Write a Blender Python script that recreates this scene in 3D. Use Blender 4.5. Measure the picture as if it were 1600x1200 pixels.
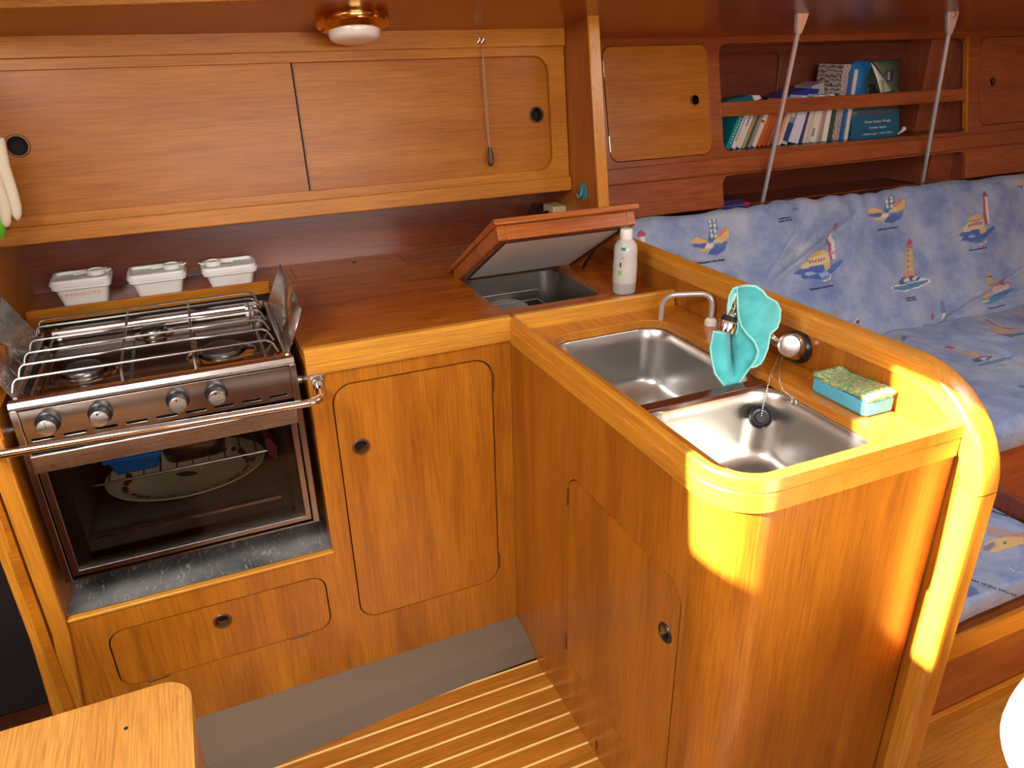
import bpy, bmesh, math, random
import numpy as np
from mathutils import Vector, Matrix
random.seed(7); rng = np.random.default_rng(7)
scn = bpy.context.scene
for o in list(bpy.data.objects): bpy.data.objects.remove(o)
COL = scn.collection
# ------------------------------------------------------------------ camera
CAM = np.array([-0.612, -1.456, 1.457]); FPX = 1159.39
def _axes(a, b, c):
    ca, sa, cb, sb, cc, sc = math.cos(a), math.sin(a), math.cos(b), math.sin(b), math.cos(c), math.sin(c)
    f = np.array([sa*cb, ca*cb, -sb]); r = np.array([ca, -sa, 0.]); u = np.cross(r, f)
    return cc*r+sc*u, -sc*r+cc*u, f
RX, UX, FX = _axes(0.398537, 0.427527, -0.023019)
cd = bpy.data.cameras.new('camera'); cam = bpy.data.objects.new('camera', cd); COL.objects.link(cam)
cd.sensor_width = 36; cd.lens = FPX*36/1600; cd.clip_start = .02
cam.matrix_world = Matrix(((RX[0], UX[0], -FX[0], CAM[0]), (RX[1], UX[1], -FX[1], CAM[1]), (RX[2], UX[2], -FX[2], CAM[2]), (0, 0, 0, 1)))
scn.camera = cam
def on(x, y, axis, val):                       # pixel -> point on an axis-aligned plane
    d = FX+RX*(x-800)/FPX-UX*(y-600)/FPX; k = 'xyz'.index(axis)
    return CAM+d*(val-CAM[k])/d[k]
def onp(x, y, p0, n):
    d = FX+RX*(x-800)/FPX-UX*(y-600)/FPX; n = np.array(n, float)
    return CAM+d*(((np.array(p0)-CAM)@n)/(d@n))
# ------------------------------------------------------------------ world, sun, companionway daylight and two added fill lamps
w = bpy.data.worlds.new('world'); scn.world = w; w.use_nodes = True
bg = w.node_tree.nodes['Background']; bg.inputs[0].default_value = (.62, .78, 1, 1); bg.inputs[1].default_value = 1.0
SUN = Vector((1, -.03, -.69)).normalized()
ld = bpy.data.lights.new('sun', 'SUN'); ld.energy = 45; ld.angle = .012; ld.color = (1, .93, .80)
sun = bpy.data.objects.new('sun', ld); COL.objects.link(sun); sun.rotation_euler = SUN.to_track_quat('-Z', 'Y').to_euler(); sun.location = (-3, -1, 3)
def area(name, loc, to, sx, sy, e, col):
    l = bpy.data.lights.new(name, 'AREA'); l.shape = 'RECTANGLE'; l.size = sx; l.size_y = sy; l.energy = e; l.color = col
    o = bpy.data.objects.new(name, l); COL.objects.link(o); o.location = loc
    o.rotation_euler = (Vector(to)-Vector(loc)).to_track_quat('-Z', 'Y').to_euler(); return o
area('companionway_daylight', (-1.35, -1.08, 1.93), (-1.1, -.9, 0), .78, .78, 23, (1, .97, .93))
area('added_saloon_fill', (1.45, -1.15, 1.93), (1.45, -1.0, 0), .55, .55, 7, (.86, .93, 1))  # extra fill lamp for the saloon, at an unseen added opening
area('added_front_fill', (-.1, -2.55, 1.62), (-.1, 0, .9), 1.5, .32, 20, (1, .97, .93))  # fill lamp added behind the camera to brighten the galley fronts
scn.view_settings.view_transform = 'Standard'; scn.view_settings.look = 'None'
scn.view_settings.exposure = 0.7; scn.view_settings.gamma = 1; scn.view_settings.use_curve_mapping = False
# ------------------------------------------------------------------ materials
def newmat(name):
    m = bpy.data.materials.new(name); m.use_nodes = True
    return m, m.node_tree.nodes, m.node_tree.links, m.node_tree.nodes['Principled BSDF']
def plain(name, col, rough=.5, metal=0., coat=0., spec=.5, bump=0, bscale=200):
    m, N, L, p = newmat(name)
    p.inputs['Base Color'].default_value = (*col, 1); p.inputs['Roughness'].default_value = rough
    p.inputs['Metallic'].default_value = metal; p.inputs['Coat Weight'].default_value = coat; p.inputs['Specular IOR Level'].default_value = spec
    if bump:
        t = N.new('ShaderNodeTexCoord'); n = N.new('ShaderNodeTexNoise'); n.inputs['Scale'].default_value = bscale
        b = N.new('ShaderNodeBump'); b.inputs['Strength'].default_value = bump; b.inputs['Distance'].default_value = .002
        L.new(t.outputs['Object'], n.inputs['Vector']); L.new(n.outputs['Fac'], b.inputs['Height']); L.new(b.outputs['Normal'], p.inputs['Normal'])
    return m
def wood(name, dark, light, axis='x', rough=.32, coat=.25, fine=1.0, pore=.35, spec=.5):
    m, N, L, p = newmat(name)
    t = N.new('ShaderNodeTexCoord'); oi = N.new('ShaderNodeObjectInfo')
    add = N.new('ShaderNodeVectorMath'); add.operation = 'ADD'
    sc = N.new('ShaderNodeVectorMath'); sc.operation = 'SCALE'; sc.inputs['Scale'].default_value = 3.7
    cb = N.new('ShaderNodeCombineXYZ')
    for i in range(3): L.new(oi.outputs['Random'], cb.inputs[i])
    L.new(cb.outputs[0], sc.inputs[0]); L.new(t.outputs['Object'], add.inputs[0]); L.new(sc.outputs[0], add.inputs[1])
    def noise(along, across, detail, rgh):
        mp = N.new('ShaderNodeMapping'); s = [across*fine]*3; s['xyz'.index(axis)] = along; mp.inputs['Scale'].default_value = s
        n = N.new('ShaderNodeTexNoise'); n.inputs['Scale'].default_value = 1; n.inputs['Detail'].default_value = detail; n.inputs['Roughness'].default_value = rgh
        n.inputs['Distortion'].default_value = .6
        L.new(add.outputs[0], mp.inputs['Vector']); L.new(mp.outputs[0], n.inputs['Vector']); return n
    n1 = noise(1.6, 14, 5, .6); n2 = noise(9, 330, 3, .65)
    r1 = N.new('ShaderNodeValToRGB'); r1.color_ramp.elements[0].position = .32; r1.color_ramp.elements[1].position = .68
    r1.color_ramp.elements[0].color = (*dark, 1); r1.color_ramp.elements[1].color = (*light, 1)
    L.new(n1.outputs['Fac'], r1.inputs[0])
    r2 = N.new('ShaderNodeValToRGB'); r2.color_ramp.elements[0].position = .36; r2.color_ramp.elements[1].position = .6
    r2.color_ramp.elements[0].color = (1-pore, 1-pore*1.1, 1-pore*1.15, 1); r2.color_ramp.elements[1].color = (1.06, 1.04, 1, 1)
    L.new(n2.outputs['Fac'], r2.inputs[0])
    mx = N.new('ShaderNodeMix'); mx.data_type = 'RGBA'; mx.blend_type = 'MULTIPLY'; mx.inputs[0].default_value = 1
    L.new(r1.outputs[0], mx.inputs[6]); L.new(r2.outputs[0], mx.inputs[7]); L.new(mx.outputs[2], p.inputs['Base Color'])
    b = N.new('ShaderNodeBump'); b.inputs['Strength'].default_value = .12; b.inputs['Distance'].default_value = .001
    L.new(n2.outputs['Fac'], b.inputs['Height']); L.new(b.outputs['Normal'], p.inputs['Normal'])
    p.inputs['Roughness'].default_value = rough; p.inputs['Coat Weight'].default_value = coat; p.inputs['Coat Roughness'].default_value = .22; p.inputs['Specular IOR Level'].default_value = spec
    return m
def steel(name, col=(.60, .58, .55), rough=.28, axis='x', amt=.05, smear=.10):
    m, N, L, p = newmat(name); p.inputs['Metallic'].default_value = 1
    t = N.new('ShaderNodeTexCoord'); mp = N.new('ShaderNodeMapping'); s = [260.]*3; s['xyz'.index(axis)] = 6; mp.inputs['Scale'].default_value = s
    n = N.new('ShaderNodeTexNoise'); n.inputs['Scale'].default_value = 1; n.inputs['Detail'].default_value = 3
    n2 = N.new('ShaderNodeTexNoise'); n2.inputs['Scale'].default_value = 9; n2.inputs['Detail'].default_value = 4
    L.new(t.outputs['Object'], mp.inputs[0]); L.new(mp.outputs[0], n.inputs['Vector']); L.new(t.outputs['Object'], n2.inputs['Vector'])
    mr = N.new('ShaderNodeMapRange'); mr.inputs[3].default_value = rough-amt; mr.inputs[4].default_value = rough+amt
    L.new(n.outputs['Fac'], mr.inputs[0])
    ad = N.new('ShaderNodeMath'); ad.operation = 'MULTIPLY_ADD'; ad.inputs[1].default_value = smear; L.new(n2.outputs['Fac'], ad.inputs[0]); L.new(mr.outputs[0], ad.inputs[2])
    sb = N.new('ShaderNodeMath'); sb.operation = 'SUBTRACT'; sb.inputs[1].default_value = smear*.5; sb.use_clamp = True; L.new(ad.outputs[0], sb.inputs[0])
    L.new(sb.outputs[0], p.inputs['Roughness']); p.inputs['Base Color'].default_value = (*col, 1)
    return m
M = {}
PD, PL = (.34, .100, .006), (.52, .185, .012)
M['front'] = wood('teak_front_panels', PD, PL, 'z', pore=.25)
M['pen'] = wood('teak_peninsula_panels', (.32, .092, .006), (.50, .172, .011), 'z', pore=.28)
M['rail'] = wood('pale_iroko_rail_x', (.56, .235, .024), (.72, .335, .040), 'x', pore=.25)
M['raily'] = wood('pale_iroko_rail_y', (.54, .205, .017), (.70, .300, .028), 'y', pore=.25)
M['railz'] = wood('pale_iroko_rail_z', (.52, .195, .016), (.67, .285, .027), 'z', pore=.25)
M['lock'] = wood('mahogany_locker_panels', (.37, .110, .006), (.49, .172, .011), 'x', rough=.36, coat=.04, pore=.24, spec=.28)
M['lockz'] = wood('mahogany_upright', (.38, .100, .012), (.50, .165, .022), 'z')
M['trim'] = wood('mahogany_fascia', (.43, .142, .009), (.56, .215, .017), 'x', rough=.36, coat=.04, pore=.24, spec=.28)
M['top'] = wood('varnished_worktop', (.34, .078, .008), (.48, .140, .014), 'x', rough=.25, coat=.5)
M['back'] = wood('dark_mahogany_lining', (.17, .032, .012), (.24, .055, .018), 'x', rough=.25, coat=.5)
M['sal'] = wood('shaded_mahogany', (.28, .066, .017), (.39, .108, .025), 'x', spec=.35); M['recess'] = wood('shaded_recess_wood', (.15, .030, .017), (.22, .052, .026), 'x')  # locker wood tinted redder and darker as if shaded; recess copy darker still
M['salz'] = wood('shaded_mahogany_upright', (.23, .050, .021), (.34, .088, .032), 'z')  # upright-grain copy with the same shade tint in its colour
M['ceil'] = wood('mahogany_headlining', (.27, .062, .010), (.37, .098, .017), 'x', rough=.25, coat=.4)
M['deck'] = wood('sink_deck_teak', (.48, .150, .010), (.64, .250, .022), 'y', rough=.25, coat=.5)
M['dark_wood'] = wood('dark_brown_wood', (.06, .014, .006), (.11, .03, .012), 'x', rough=.2)  # deep brown wood for the sink divider and the slab under the planks
M['plank'] = wood('teak_floor_plank', (.36, .125, .010), (.52, .205, .019), 'x', pore=.35)
M['holly'] = wood('pale_inlay_strip', (.86, .60, .20), (.95, .70, .28), 'x', pore=.1)
M['step'] = wood('oak_step', (.48, .205, .038), (.62, .295, .060), 'y', pore=.35)
M['steel'] = steel('brushed_steel'); M['sink'] = plain('sink_steel', (.58, .565, .54), .30, 1)
M['panel'] = steel('cooker_steel', (.38, .34, .315), .24, 'x', .02, .06)
M['hob'] = steel('hob_steel', (.40, .35, .32), .13, 'x', .02, .05)
M['chrome'] = plain('chrome', (.78, .76, .74), .08, 1)
M['rod'] = plain('rod_steel', (.66, .64, .61), .28, .55); M['wire'] = plain('grid_wire', (.30, .28, .26), .3, 1)
M['brass'] = plain('brass', (.72, .42, .10), .16, 1); M['bronze'] = plain('bronze_ring', (.20, .09, .035), .35, .6)
M['black'] = plain('black_plastic', (.012, .012, .014), .3); M['dark'] = plain('dark_void', (.010, .005, .004), .8)  # dark: near-black for a plug and for painted shade in gaps and holes
M['enamel'] = plain('oven_enamel', (.007, .005, .005), .55)
M['white'] = plain('white_plastic', (.80, .78, .72), .45); M['opal'] = plain('opal_glass', (.85, .80, .72), .25, coat=.3)
M['liner'] = plain('white_headliner', (.78, .76, .72), .8)
M['grey'] = plain('grey_vinyl', (.175, .128, .086), .75, bump=.5, bscale=420)
M['grey2'] = plain('grey_vinyl_edge', (.135, .096, .064), .8)
M['blue'] = plain('blue_plastic', (.0, .16, .62), .35); M['beige'] = plain('beige_plastic', (.62, .50, .26), .4)
M['teal_hook'] = plain('teal_plastic', (.03, .34, .42), .3)
M['cream'] = plain('cream_knit', (.86, .77, .58), .95, bump=.6, bscale=300); M['green'] = plain('green_plastic', (.11, .50, .02), .5)
M['foam'] = plain('white_insulation', (.66, .62, .55), .7, bump=.2, bscale=60)
M['cord'] = plain('cord', (.40, .25, .11), .8); M['paper'] = plain('paper', (.80, .77, .70), .8)
M['orange_ink'] = plain('orange_ink', (.95, .30, .14), .7); M['ink'] = plain('black_ink', (.02, .02, .03), .7); M['text_white'] = plain('white_print', (.85, .85, .85), .6)
def _glass(name, tint, amt):
    m, N, L, p = newmat(name); out = N['Material Output']
    tr = N.new('ShaderNodeBsdfTransparent'); tr.inputs[0].default_value = (*tint, 1); gl = N.new('ShaderNodeBsdfGlossy'); gl.inputs['Roughness'].default_value = .05
    fr = N.new('ShaderNodeFresnel'); fr.inputs[0].default_value = amt; mx = N.new('ShaderNodeMixShader')
    L.new(fr.outputs[0], mx.inputs[0]); L.new(tr.outputs[0], mx.inputs[1]); L.new(gl.outputs[0], mx.inputs[2]); L.new(mx.outputs[0], out.inputs[0]); return m
M['glass'] = _glass('smoked_oven_glass', (.74, .70, .67), 1.4); M['clear'] = _glass('clear_plastic', (.93, .94, .93), 1.35)
def _towel():
    m, N, L, p = newmat('teal_microfibre'); t = N.new('ShaderNodeTexCoord'); n = N.new('ShaderNodeTexNoise'); n.inputs['Scale'].default_value = 900; n.inputs['Detail'].default_value = 2
    n2 = N.new('ShaderNodeTexNoise'); n2.inputs['Scale'].default_value = 22
    r = N.new('ShaderNodeValToRGB'); r.color_ramp.elements[0].color = (.028, .36, .40, 1); r.color_ramp.elements[1].color = (.10, .60, .62, 1); r.color_ramp.elements[0].position = .3; r.color_ramp.elements[1].position = .7
    L.new(t.outputs['Object'], n.inputs[0]); L.new(t.outputs['Object'], n2.inputs[0]); L.new(n2.outputs[0], r.inputs[0]); L.new(r.outputs[0], p.inputs['Base Color'])
    b = N.new('ShaderNodeBump'); b.inputs['Strength'].default_value = .5; b.inputs['Distance'].default_value = .002; L.new(n.outputs[0], b.inputs['Height']); L.new(b.outputs[0], p.inputs['Normal'])
    p.inputs['Roughness'].default_value = 1; p.inputs['Sheen Weight'].default_value = .4; return m
M['towel'] = _towel(); M['hem'] = plain('pale_teal_hem', (.30, .70, .66), .9)
def _sheet():
    m, N, L, p = newmat('scratched_zinc'); t = N.new('ShaderNodeTexCoord')
    n = N.new('ShaderNodeTexNoise'); n.inputs['Scale'].default_value = 7; n.inputs['Detail'].default_value = 6
    r = N.new('ShaderNodeValToRGB'); r.color_ramp.elements[0].color = (.075, .075, .078, 1); r.color_ramp.elements[1].color = (.34, .33, .31, 1); r.color_ramp.elements[0].position = .38; r.color_ramp.elements[1].position = .68
    mp = N.new('ShaderNodeMapping'); mp.inputs['Scale'].default_value = (120, 28, 1); v = N.new('ShaderNodeTexNoise'); v.inputs['Scale'].default_value = 1; v.inputs['Detail'].default_value = 3; v.inputs['Distortion'].default_value = 1.5
    r2 = N.new('ShaderNodeValToRGB'); r2.color_ramp.elements[0].position = .60; r2.color_ramp.elements[1].position = .67
    mx = N.new('ShaderNodeMix'); mx.data_type = 'RGBA'; mx.inputs[7].default_value = (.52, .51, .49, 1)
    L.new(t.outputs['Object'], n.inputs[0]); L.new(t.outputs['Object'], mp.inputs[0]); L.new(mp.outputs[0], v.inputs[0]); L.new(n.outputs[0], r.inputs[0]); L.new(v.outputs[0], r2.inputs[0])
    L.new(r2.outputs[0], mx.inputs[0]); L.new(r.outputs[0], mx.inputs[6]); L.new(mx.outputs[2], p.inputs['Base Color'])
    p.inputs['Roughness'].default_value = .45; p.inputs['Metallic'].default_value = .35; return m
M['sheet'] = _sheet()
def _fabric():
    m, N, L, p = newmat('printed_blue_cotton'); t = N.new('ShaderNodeTexCoord')
    n = N.new('ShaderNodeTexNoise'); n.inputs['Scale'].default_value = 7; n.inputs['Detail'].default_value = 7; n.inputs['Roughness'].default_value = .68
    r = N.new('ShaderNodeValToRGB'); e = r.color_ramp.elements; e[0].position = .33; e[0].color = (.15, .215, .42, 1); e[1].position = .66; e[1].color = (.40, .45, .55, 1)
    x = e.new(.5); x.color = (.265, .335, .50, 1)
    a = N.new('ShaderNodeAttribute'); a.attribute_name = 'print'; mx = N.new('ShaderNodeMix'); mx.data_type = 'RGBA'
    L.new(t.outputs['Object'], n.inputs[0]); L.new(n.outputs[0], r.inputs[0]); L.new(r.outputs[0], mx.inputs[6]); L.new(a.outputs['Color'], mx.inputs[7]); L.new(a.outputs['Alpha'], mx.inputs[0])
    L.new(mx.outputs[2], p.inputs['Base Color']); p.inputs['Roughness'].default_value = .9; p.inputs['Sheen Weight'].default_value = .15
    n3 = N.new('ShaderNodeTexNoise'); n3.inputs['Scale'].default_value = 700; b = N.new('ShaderNodeBump'); b.inputs['Strength'].default_value = .2; b.inputs['Distance'].default_value = .001
    L.new(t.outputs['Object'], n3.inputs[0]); L.new(n3.outputs[0], b.inputs['Height']); L.new(b.outputs[0], p.inputs['Normal']); return m
M['fabric'] = _fabric()
def colmat(name, c, rough=.5): return plain(name, c, rough)
# ------------------------------------------------------------------ mesh helpers
def obj(name, bm, mat, parent=None, bevel=0, seg=2, angle=35, solid=0, kind=None):
    bmesh.ops.recalc_face_normals(bm, faces=bm.faces[:])
    me = bpy.data.meshes.new(name); bm.to_mesh(me); bm.free()
    me.polygons.foreach_set('use_smooth', [True]*len(me.polygons)); me.set_sharp_from_angle(angle=math.radians(angle))
    me.materials.append(M[mat] if isinstance(mat, str) else mat)
    o = bpy.data.objects.new(name, me); COL.objects.link(o)
    if parent is not None: adopt(o, parent)
    if solid:
        s = o.modifiers.new('solid', 'SOLIDIFY'); s.thickness = solid; s.offset = 0
    if bevel:
        b = o.modifiers.new('bevel', 'BEVEL'); b.width = bevel; b.segments = seg; b.limit_method = 'ANGLE'; b.angle_limit = math.radians(40)
    if kind: o['kind'] = kind
    return o
def adopt(o, parent):
    o.parent = parent
    if parent.type == 'EMPTY': o.matrix_parent_inverse = Matrix.Translation(-Vector(parent.location))
def tag(o, label, cat, group=None):
    o['label'] = label; o['category'] = cat
    if group: o['group'] = group
    return o
def thing(name, loc, label, cat, group=None):
    o = bpy.data.objects.new(name, None); o.empty_display_size = .05; COL.objects.link(o); o.location = loc
    return tag(o, label, cat, group)
def struct(o): o['kind'] = 'structure'; return o
def BM(): return bmesh.new()
def box(bm, x0, x1, y0, y1, z0, z1):
    v = [bm.verts.new((x, y, z)) for x in (x0, x1) for y in (y0, y1) for z in (z0, z1)]
    for f in ((0, 1, 3, 2), (4, 6, 7, 5), (0, 4, 5, 1), (2, 3, 7, 6), (0, 2, 6, 4), (1, 5, 7, 3)): bm.faces.new([v[i] for i in f])
    return v
def bxo(name, mat, parent, *a, bevel=0): bm = BM(); box(bm, *a); return obj(name, bm, mat, parent, bevel)
def plate(bm, outer, holes, o, U, V, th):
    """2-D outline with holes in the frame o + u*U + v*V, front at w=0, back at -th along U x V"""
    o, U, V = Vector(o), Vector(U), Vector(V); n = U.cross(V).normalized()
    t = bmesh.new(); es = []
    for loop in [outer]+list(holes):
        vs = [t.verts.new((p[0], p[1], 0)) for p in loop]
        es += [t.edges.new((vs[i], vs[(i+1) % len(vs)])) for i in range(len(vs))]
    bmesh.ops.triangle_fill(t, use_beauty=True, use_dissolve=False, edges=es)
    t.verts.index_update()
    fr = [bm.verts.new(o+U*v.co.x+V*v.co.y) for v in t.verts]; bk = [bm.verts.new(o+U*v.co.x+V*v.co.y-n*th) for v in t.verts]
    for f in t.faces:
        ids = [v.index for v in f.verts]
        bm.faces.new([fr[i] for i in ids]); bm.faces.new([bk[i] for i in reversed(ids)])
    for e in t.edges:
        if len(e.link_faces) == 1:
            a, b = [v.index for v in e.verts]; bm.faces.new((fr[a], fr[b], bk[b], bk[a]))
    t.free()
def rrect(x0, y0, x1, y1, r, seg=7, only=None):
    pts = []
    for i, (cx, cy, a0) in enumerate(((x1-r, y1-r, 0), (x0+r, y1-r, 90), (x0+r, y0+r, 180), (x1-r, y0+r, 270))):
        if only is not None and i not in only: pts.append(((x1, x0, x0, x1)[i], (y1, y1, y0, y0)[i])); continue
        for k in range(seg+1):
            a = math.radians(a0+90*k/seg); pts.append((cx+r*math.cos(a), cy+r*math.sin(a)))
    return pts
def circ(cx, cy, r, n=24): return [(cx+r*math.cos(2*math.pi*k/n), cy+r*math.sin(2*math.pi*k/n)) for k in range(n)]
def frame_of(d):
    d = Vector(d).normalized(); a = Vector((0, 0, 1)) if abs(d.z) < .9 else Vector((1, 0, 0))
    u = a.cross(d).normalized(); return u, d.cross(u), d
def tube(bm, pts, r, n=8, closed=False):
    pts = [Vector(p) for p in pts]; rings = []; prev = None; N = len(pts)
    for i, p in enumerate(pts):
        a = pts[(i-1) % N] if (closed or i > 0) else p; b = pts[(i+1) % N] if (closed or i < N-1) else p
        d = (b-a).normalized()
        if prev is None: u, v, _ = frame_of(d)
        else:
            u = (prev-d*prev.dot(d)); u = u.normalized() if u.length > 1e-6 else frame_of(d)[0]; v = d.cross(u)
        prev = u; rr = r[i] if hasattr(r, '__len__') else r
        rings.append([bm.verts.new(p+(u*math.cos(2*math.pi*k/n)+v*math.sin(2*math.pi*k/n))*rr) for k in range(n)])
    for i in range(N if closed else N-1):
        A, B = rings[i], rings[(i+1) % N]
        for k in range(n): bm.faces.new((A[k], A[(k+1) % n], B[(k+1) % n], B[k]))
    if not closed: bm.faces.new(rings[0][::-1]); bm.faces.new(rings[-1])
def bend(pts, r, seg=5):
    """round the corners of a polyline"""
    pts = [Vector(p) for p in pts]; out = [pts[0]]
    for i in range(1, len(pts)-1):
        a, b, c = pts[i-1], pts[i], pts[i+1]; r1 = min(r, (a-b).length*.49, (c-b).length*.49)
        p, q = b+(a-b).normalized()*r1, b+(c-b).normalized()*r1
        for k in range(seg+1):
            t = k/seg; out.append(p*(1-t)**2+b*2*t*(1-t)+q*t*t)
    return out+[pts[-1]]
def lathe(bm, prof, o, axis=(0, 0, 1), n=24, sx=1., sy=1.):
    u, v, d = frame_of(axis); o = Vector(o); rings = []
    for r, h in prof:
        if r < 1e-6: rings.append([bm.verts.new(o+d*h)])
        else: rings.append([bm.verts.new(o+d*h+(u*math.cos(2*math.pi*k/n)*sx+v*math.sin(2*math.pi*k/n)*sy)*r) for k in range(n)])
    for A, B in zip(rings[:-1], rings[1:]):
        for k in range(n):
            if len(A) == 1 and len(B) == 1: break
            if len(A) == 1: bm.faces.new((A[0], B[(k+1) % n], B[k]))
            elif len(B) == 1: bm.faces.new((A[k], A[(k+1) % n], B[0]))
            else: bm.faces.new((A[k], A[(k+1) % n], B[(k+1) % n], B[k]))
    if len(rings[0]) > 1: bm.faces.new(rings[0][::-1])
    if len(rings[-1]) > 1: bm.faces.new(rings[-1])
def sweep(bm, path, prof, up):
    """profile (a,b) swept on a path; a along side, b along up x ... ; path in plane with normal `up`; side = tangent x up"""
    path = [Vector(p) for p in path]; up = Vector(up); rings = []
    for i, p in enumerate(path):
        t = Vector((0, 0, 0))
        if i > 0: t += (p-path[i-1]).normalized()
        if i < len(path)-1: t += (path[i+1]-p).normalized()
        t.normalize(); s = t.cross(up).normalized(); k = 1.0
        if 0 < i < len(path)-1: k = 1/max(.5, abs((p-path[i-1]).normalized().dot(t)))
        rings.append([bm.verts.new(p+s*a*k+up*b) for a, b in prof])
    n = len(prof)
    for A, B in zip(rings[:-1], rings[1:]):
        for k in range(n): bm.faces.new((A[k], A[(k+1) % n], B[(k+1) % n], B[k]))
    bm.faces.new(rings[0][::-1]); bm.faces.new(rings[-1])
def text(name, s, size, o, U, V, mat, parent=None, depth=.0004, surf=None):
    cu = bpy.data.curves.new(name, 'FONT'); cu.body = s; cu.size = size; cu.align_x = 'CENTER'; cu.align_y = 'CENTER'; cu.resolution_u = 2; cu.offset = size*.035 if name == 'printed_caption' else 0
    to = bpy.data.objects.new(name, cu); COL.objects.link(to)
    dg = bpy.context.evaluated_depsgraph_get(); me = bpy.data.meshes.new_from_object(to.evaluated_get(dg)); bpy.data.objects.remove(to); bpy.data.curves.remove(cu)
    o, U, V = Vector(o), Vector(U).normalized(), Vector(V).normalized(); n = U.cross(V)
    for v in me.vertices: v.co = (o+U*v.co.x+V*v.co.y+n*depth) if surf is None else surf(v.co.x, v.co.y)
    me.materials.clear(); me.materials.append(M[mat] if isinstance(mat, str) else mat); me.name = name
    ob = bpy.data.objects.new(name, me); COL.objects.link(ob)
    if parent is not None: adopt(ob, parent)
    return ob
def ring_hole(parent, o, n, r=.0145, mat='bronze', label=None):
    """finger hole: proud ring with a shade-black cup added behind"""
    bm = BM(); lathe(bm, [(r, -.012), (r, .0005), (r+.0012, .0028), (r+.004, .0028), (r+.0055, .0008), (r+.0055, -.004)], o, n, 28)
    for f in [f for f in bm.faces if len(f.verts) > 8]: bm.faces.remove(f)
    a = obj('finger_ring', bm, mat, parent)
    bm = BM(); lathe(bm, [(r+.0015, -.0015), (r+.0015, -.03), (0, -.03)], o, n, 20)
    for f in [f for f in bm.faces if len(f.verts) > 8]: bm.faces.remove(f)
    obj('hole_shade_cup', bm, 'dark', parent)  # near-black cup painted as the shade inside the hole
    return a
def px_poly(pts, fn): return [fn(*p) for p in pts]
# ================================================================== THE SETTING
floor = struct(bxo('floor', 'dark_wood', None, -1.95, 3.3, -2.62, 1.06, -.06, -.004))
P0, PITCH = -.131, .0455
pm = None; sm = None
k = 0; y = P0
while y > -1.2:
    # a teak plank and the pale inlay strip on its far side, running fore and aft
    if y < -.1: pass
    if pm is None:
        bm = BM(); box(bm, -1.0, 0.0, -PITCH+.0032, -.0032, -.004, 0); po = obj('plank', bm, 'plank', floor, .0006, 1); pm = po.data
        bm = BM(); box(bm, -1.0, 0.0, -.0028, .0028, -.004, -.0002); so = obj('inlay_strip', bm, 'holly', floor, 0); sm = so.data
    else:
        po = bpy.data.objects.new('plank', pm); COL.objects.link(po); adopt(po, floor)
        so = bpy.data.objects.new('inlay_strip', sm); COL.objects.link(so); adopt(so, floor)
    po.location = so.location = (0, y, 0)
    y -= PITCH; k += 1
bm = BM(); box(bm, 0.5, 3.2, -2.5, -.69, -.004, 0); obj('saloon_boards', bm, 'plank', floor)
# hull lining behind the worktop, cabin side, coachroof with its hatch and an added saloon fill opening
def back_y(x): return .752-.03*(x+.03)
bm = BM()
pts = [(-1.06, back_y(-1.06), .86), (.446, back_y(.446), .86), (.446, .80, 1.5), (-1.06, .83, 1.5)]
vs = [bm.verts.new(p) for p in pts]+[bm.verts.new((p[0], p[1]+.02, p[2])) for p in pts]
for f in ((0, 1, 2, 3), (7, 6, 5, 4), (0, 4, 5, 1), (1, 5, 6, 2), (2, 6, 7, 3), (3, 7, 4, 0)): bm.faces.new([vs[i] for i in f])
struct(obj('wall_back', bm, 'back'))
CN = (0, .2, 1); CP = (0, .62, 1.497)
def cz(y): return 1.497+(.62-y)*.2
def ceil_y(x): return .388-.119*(x+.878) if x < .4 else .236
bm = BM()
a, b = [], []
for x in (-1.6, .4, 3.2):
    a.append((bm.verts.new((x, ceil_y(x), cz(ceil_y(x)))), bm.verts.new((x, 1.2, cz(1.2)))))
    b.append((bm.verts.new((x, ceil_y(x), cz(ceil_y(x))+.02)), bm.verts.new((x, 1.2, cz(1.2)+.02))))
for i in range(2):
    bm.faces.new((a[i][0], a[i+1][0], a[i+1][1], a[i][1])); bm.faces.new((b[i][0], b[i][1], b[i+1][1], b[i+1][0])); bm.faces.new((a[i][0], b[i][0], b[i+1][0], a[i+1][0]))
struct(obj('ceiling', bm, 'ceil'))
bm = BM(); sweep(bm, [(-1.6, ceil_y(-1.6), cz(ceil_y(-1.6))), (.4, ceil_y(.4), cz(ceil_y(.4))), (3.2, .236, cz(.236))], [(-.002, -.003), (.035, -.003), (.035, .03), (-.002, .03)], (0, 0, 1))
struct(obj('trim_1', bm, 'trim', None, .002))
bm = BM(); box(bm, -1.9, 3.3, .17, .19, cz(.17), 2.0); struct(obj('wall_cabin_side', bm, 'liner'))
HATCH = [(-1.745, -.650), (-.95, -.590), (-.95, -1.46), (-1.745, -1.46)]
bm = BM(); plate(bm, [(-1.95, -2.62), (3.32, -2.62), (3.32, 1.06), (-1.95, 1.06)], [HATCH, [(1.17, -.87), (1.73, -.87), (1.73, -1.43), (1.17, -1.43)]], (0, 0, 1.95), (1, 0, 0), (0, 1, 0), .05)
struct(obj('ceiling_coachroof', bm, 'liner'))
struct(bxo('wall_left', 'back', None, -1.95, -1.92, -2.62, 1.06, -.05, 2.0)); struct(bxo('wall_right', 'sal', None, 3.2, 3.25, -2.62, 1.2, -.05, 2.0))
FILL_WIN = [rrect(-.85, 1.46, .65, 1.78, .08)]  # unseen window cut in for the added front fill lamp
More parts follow.
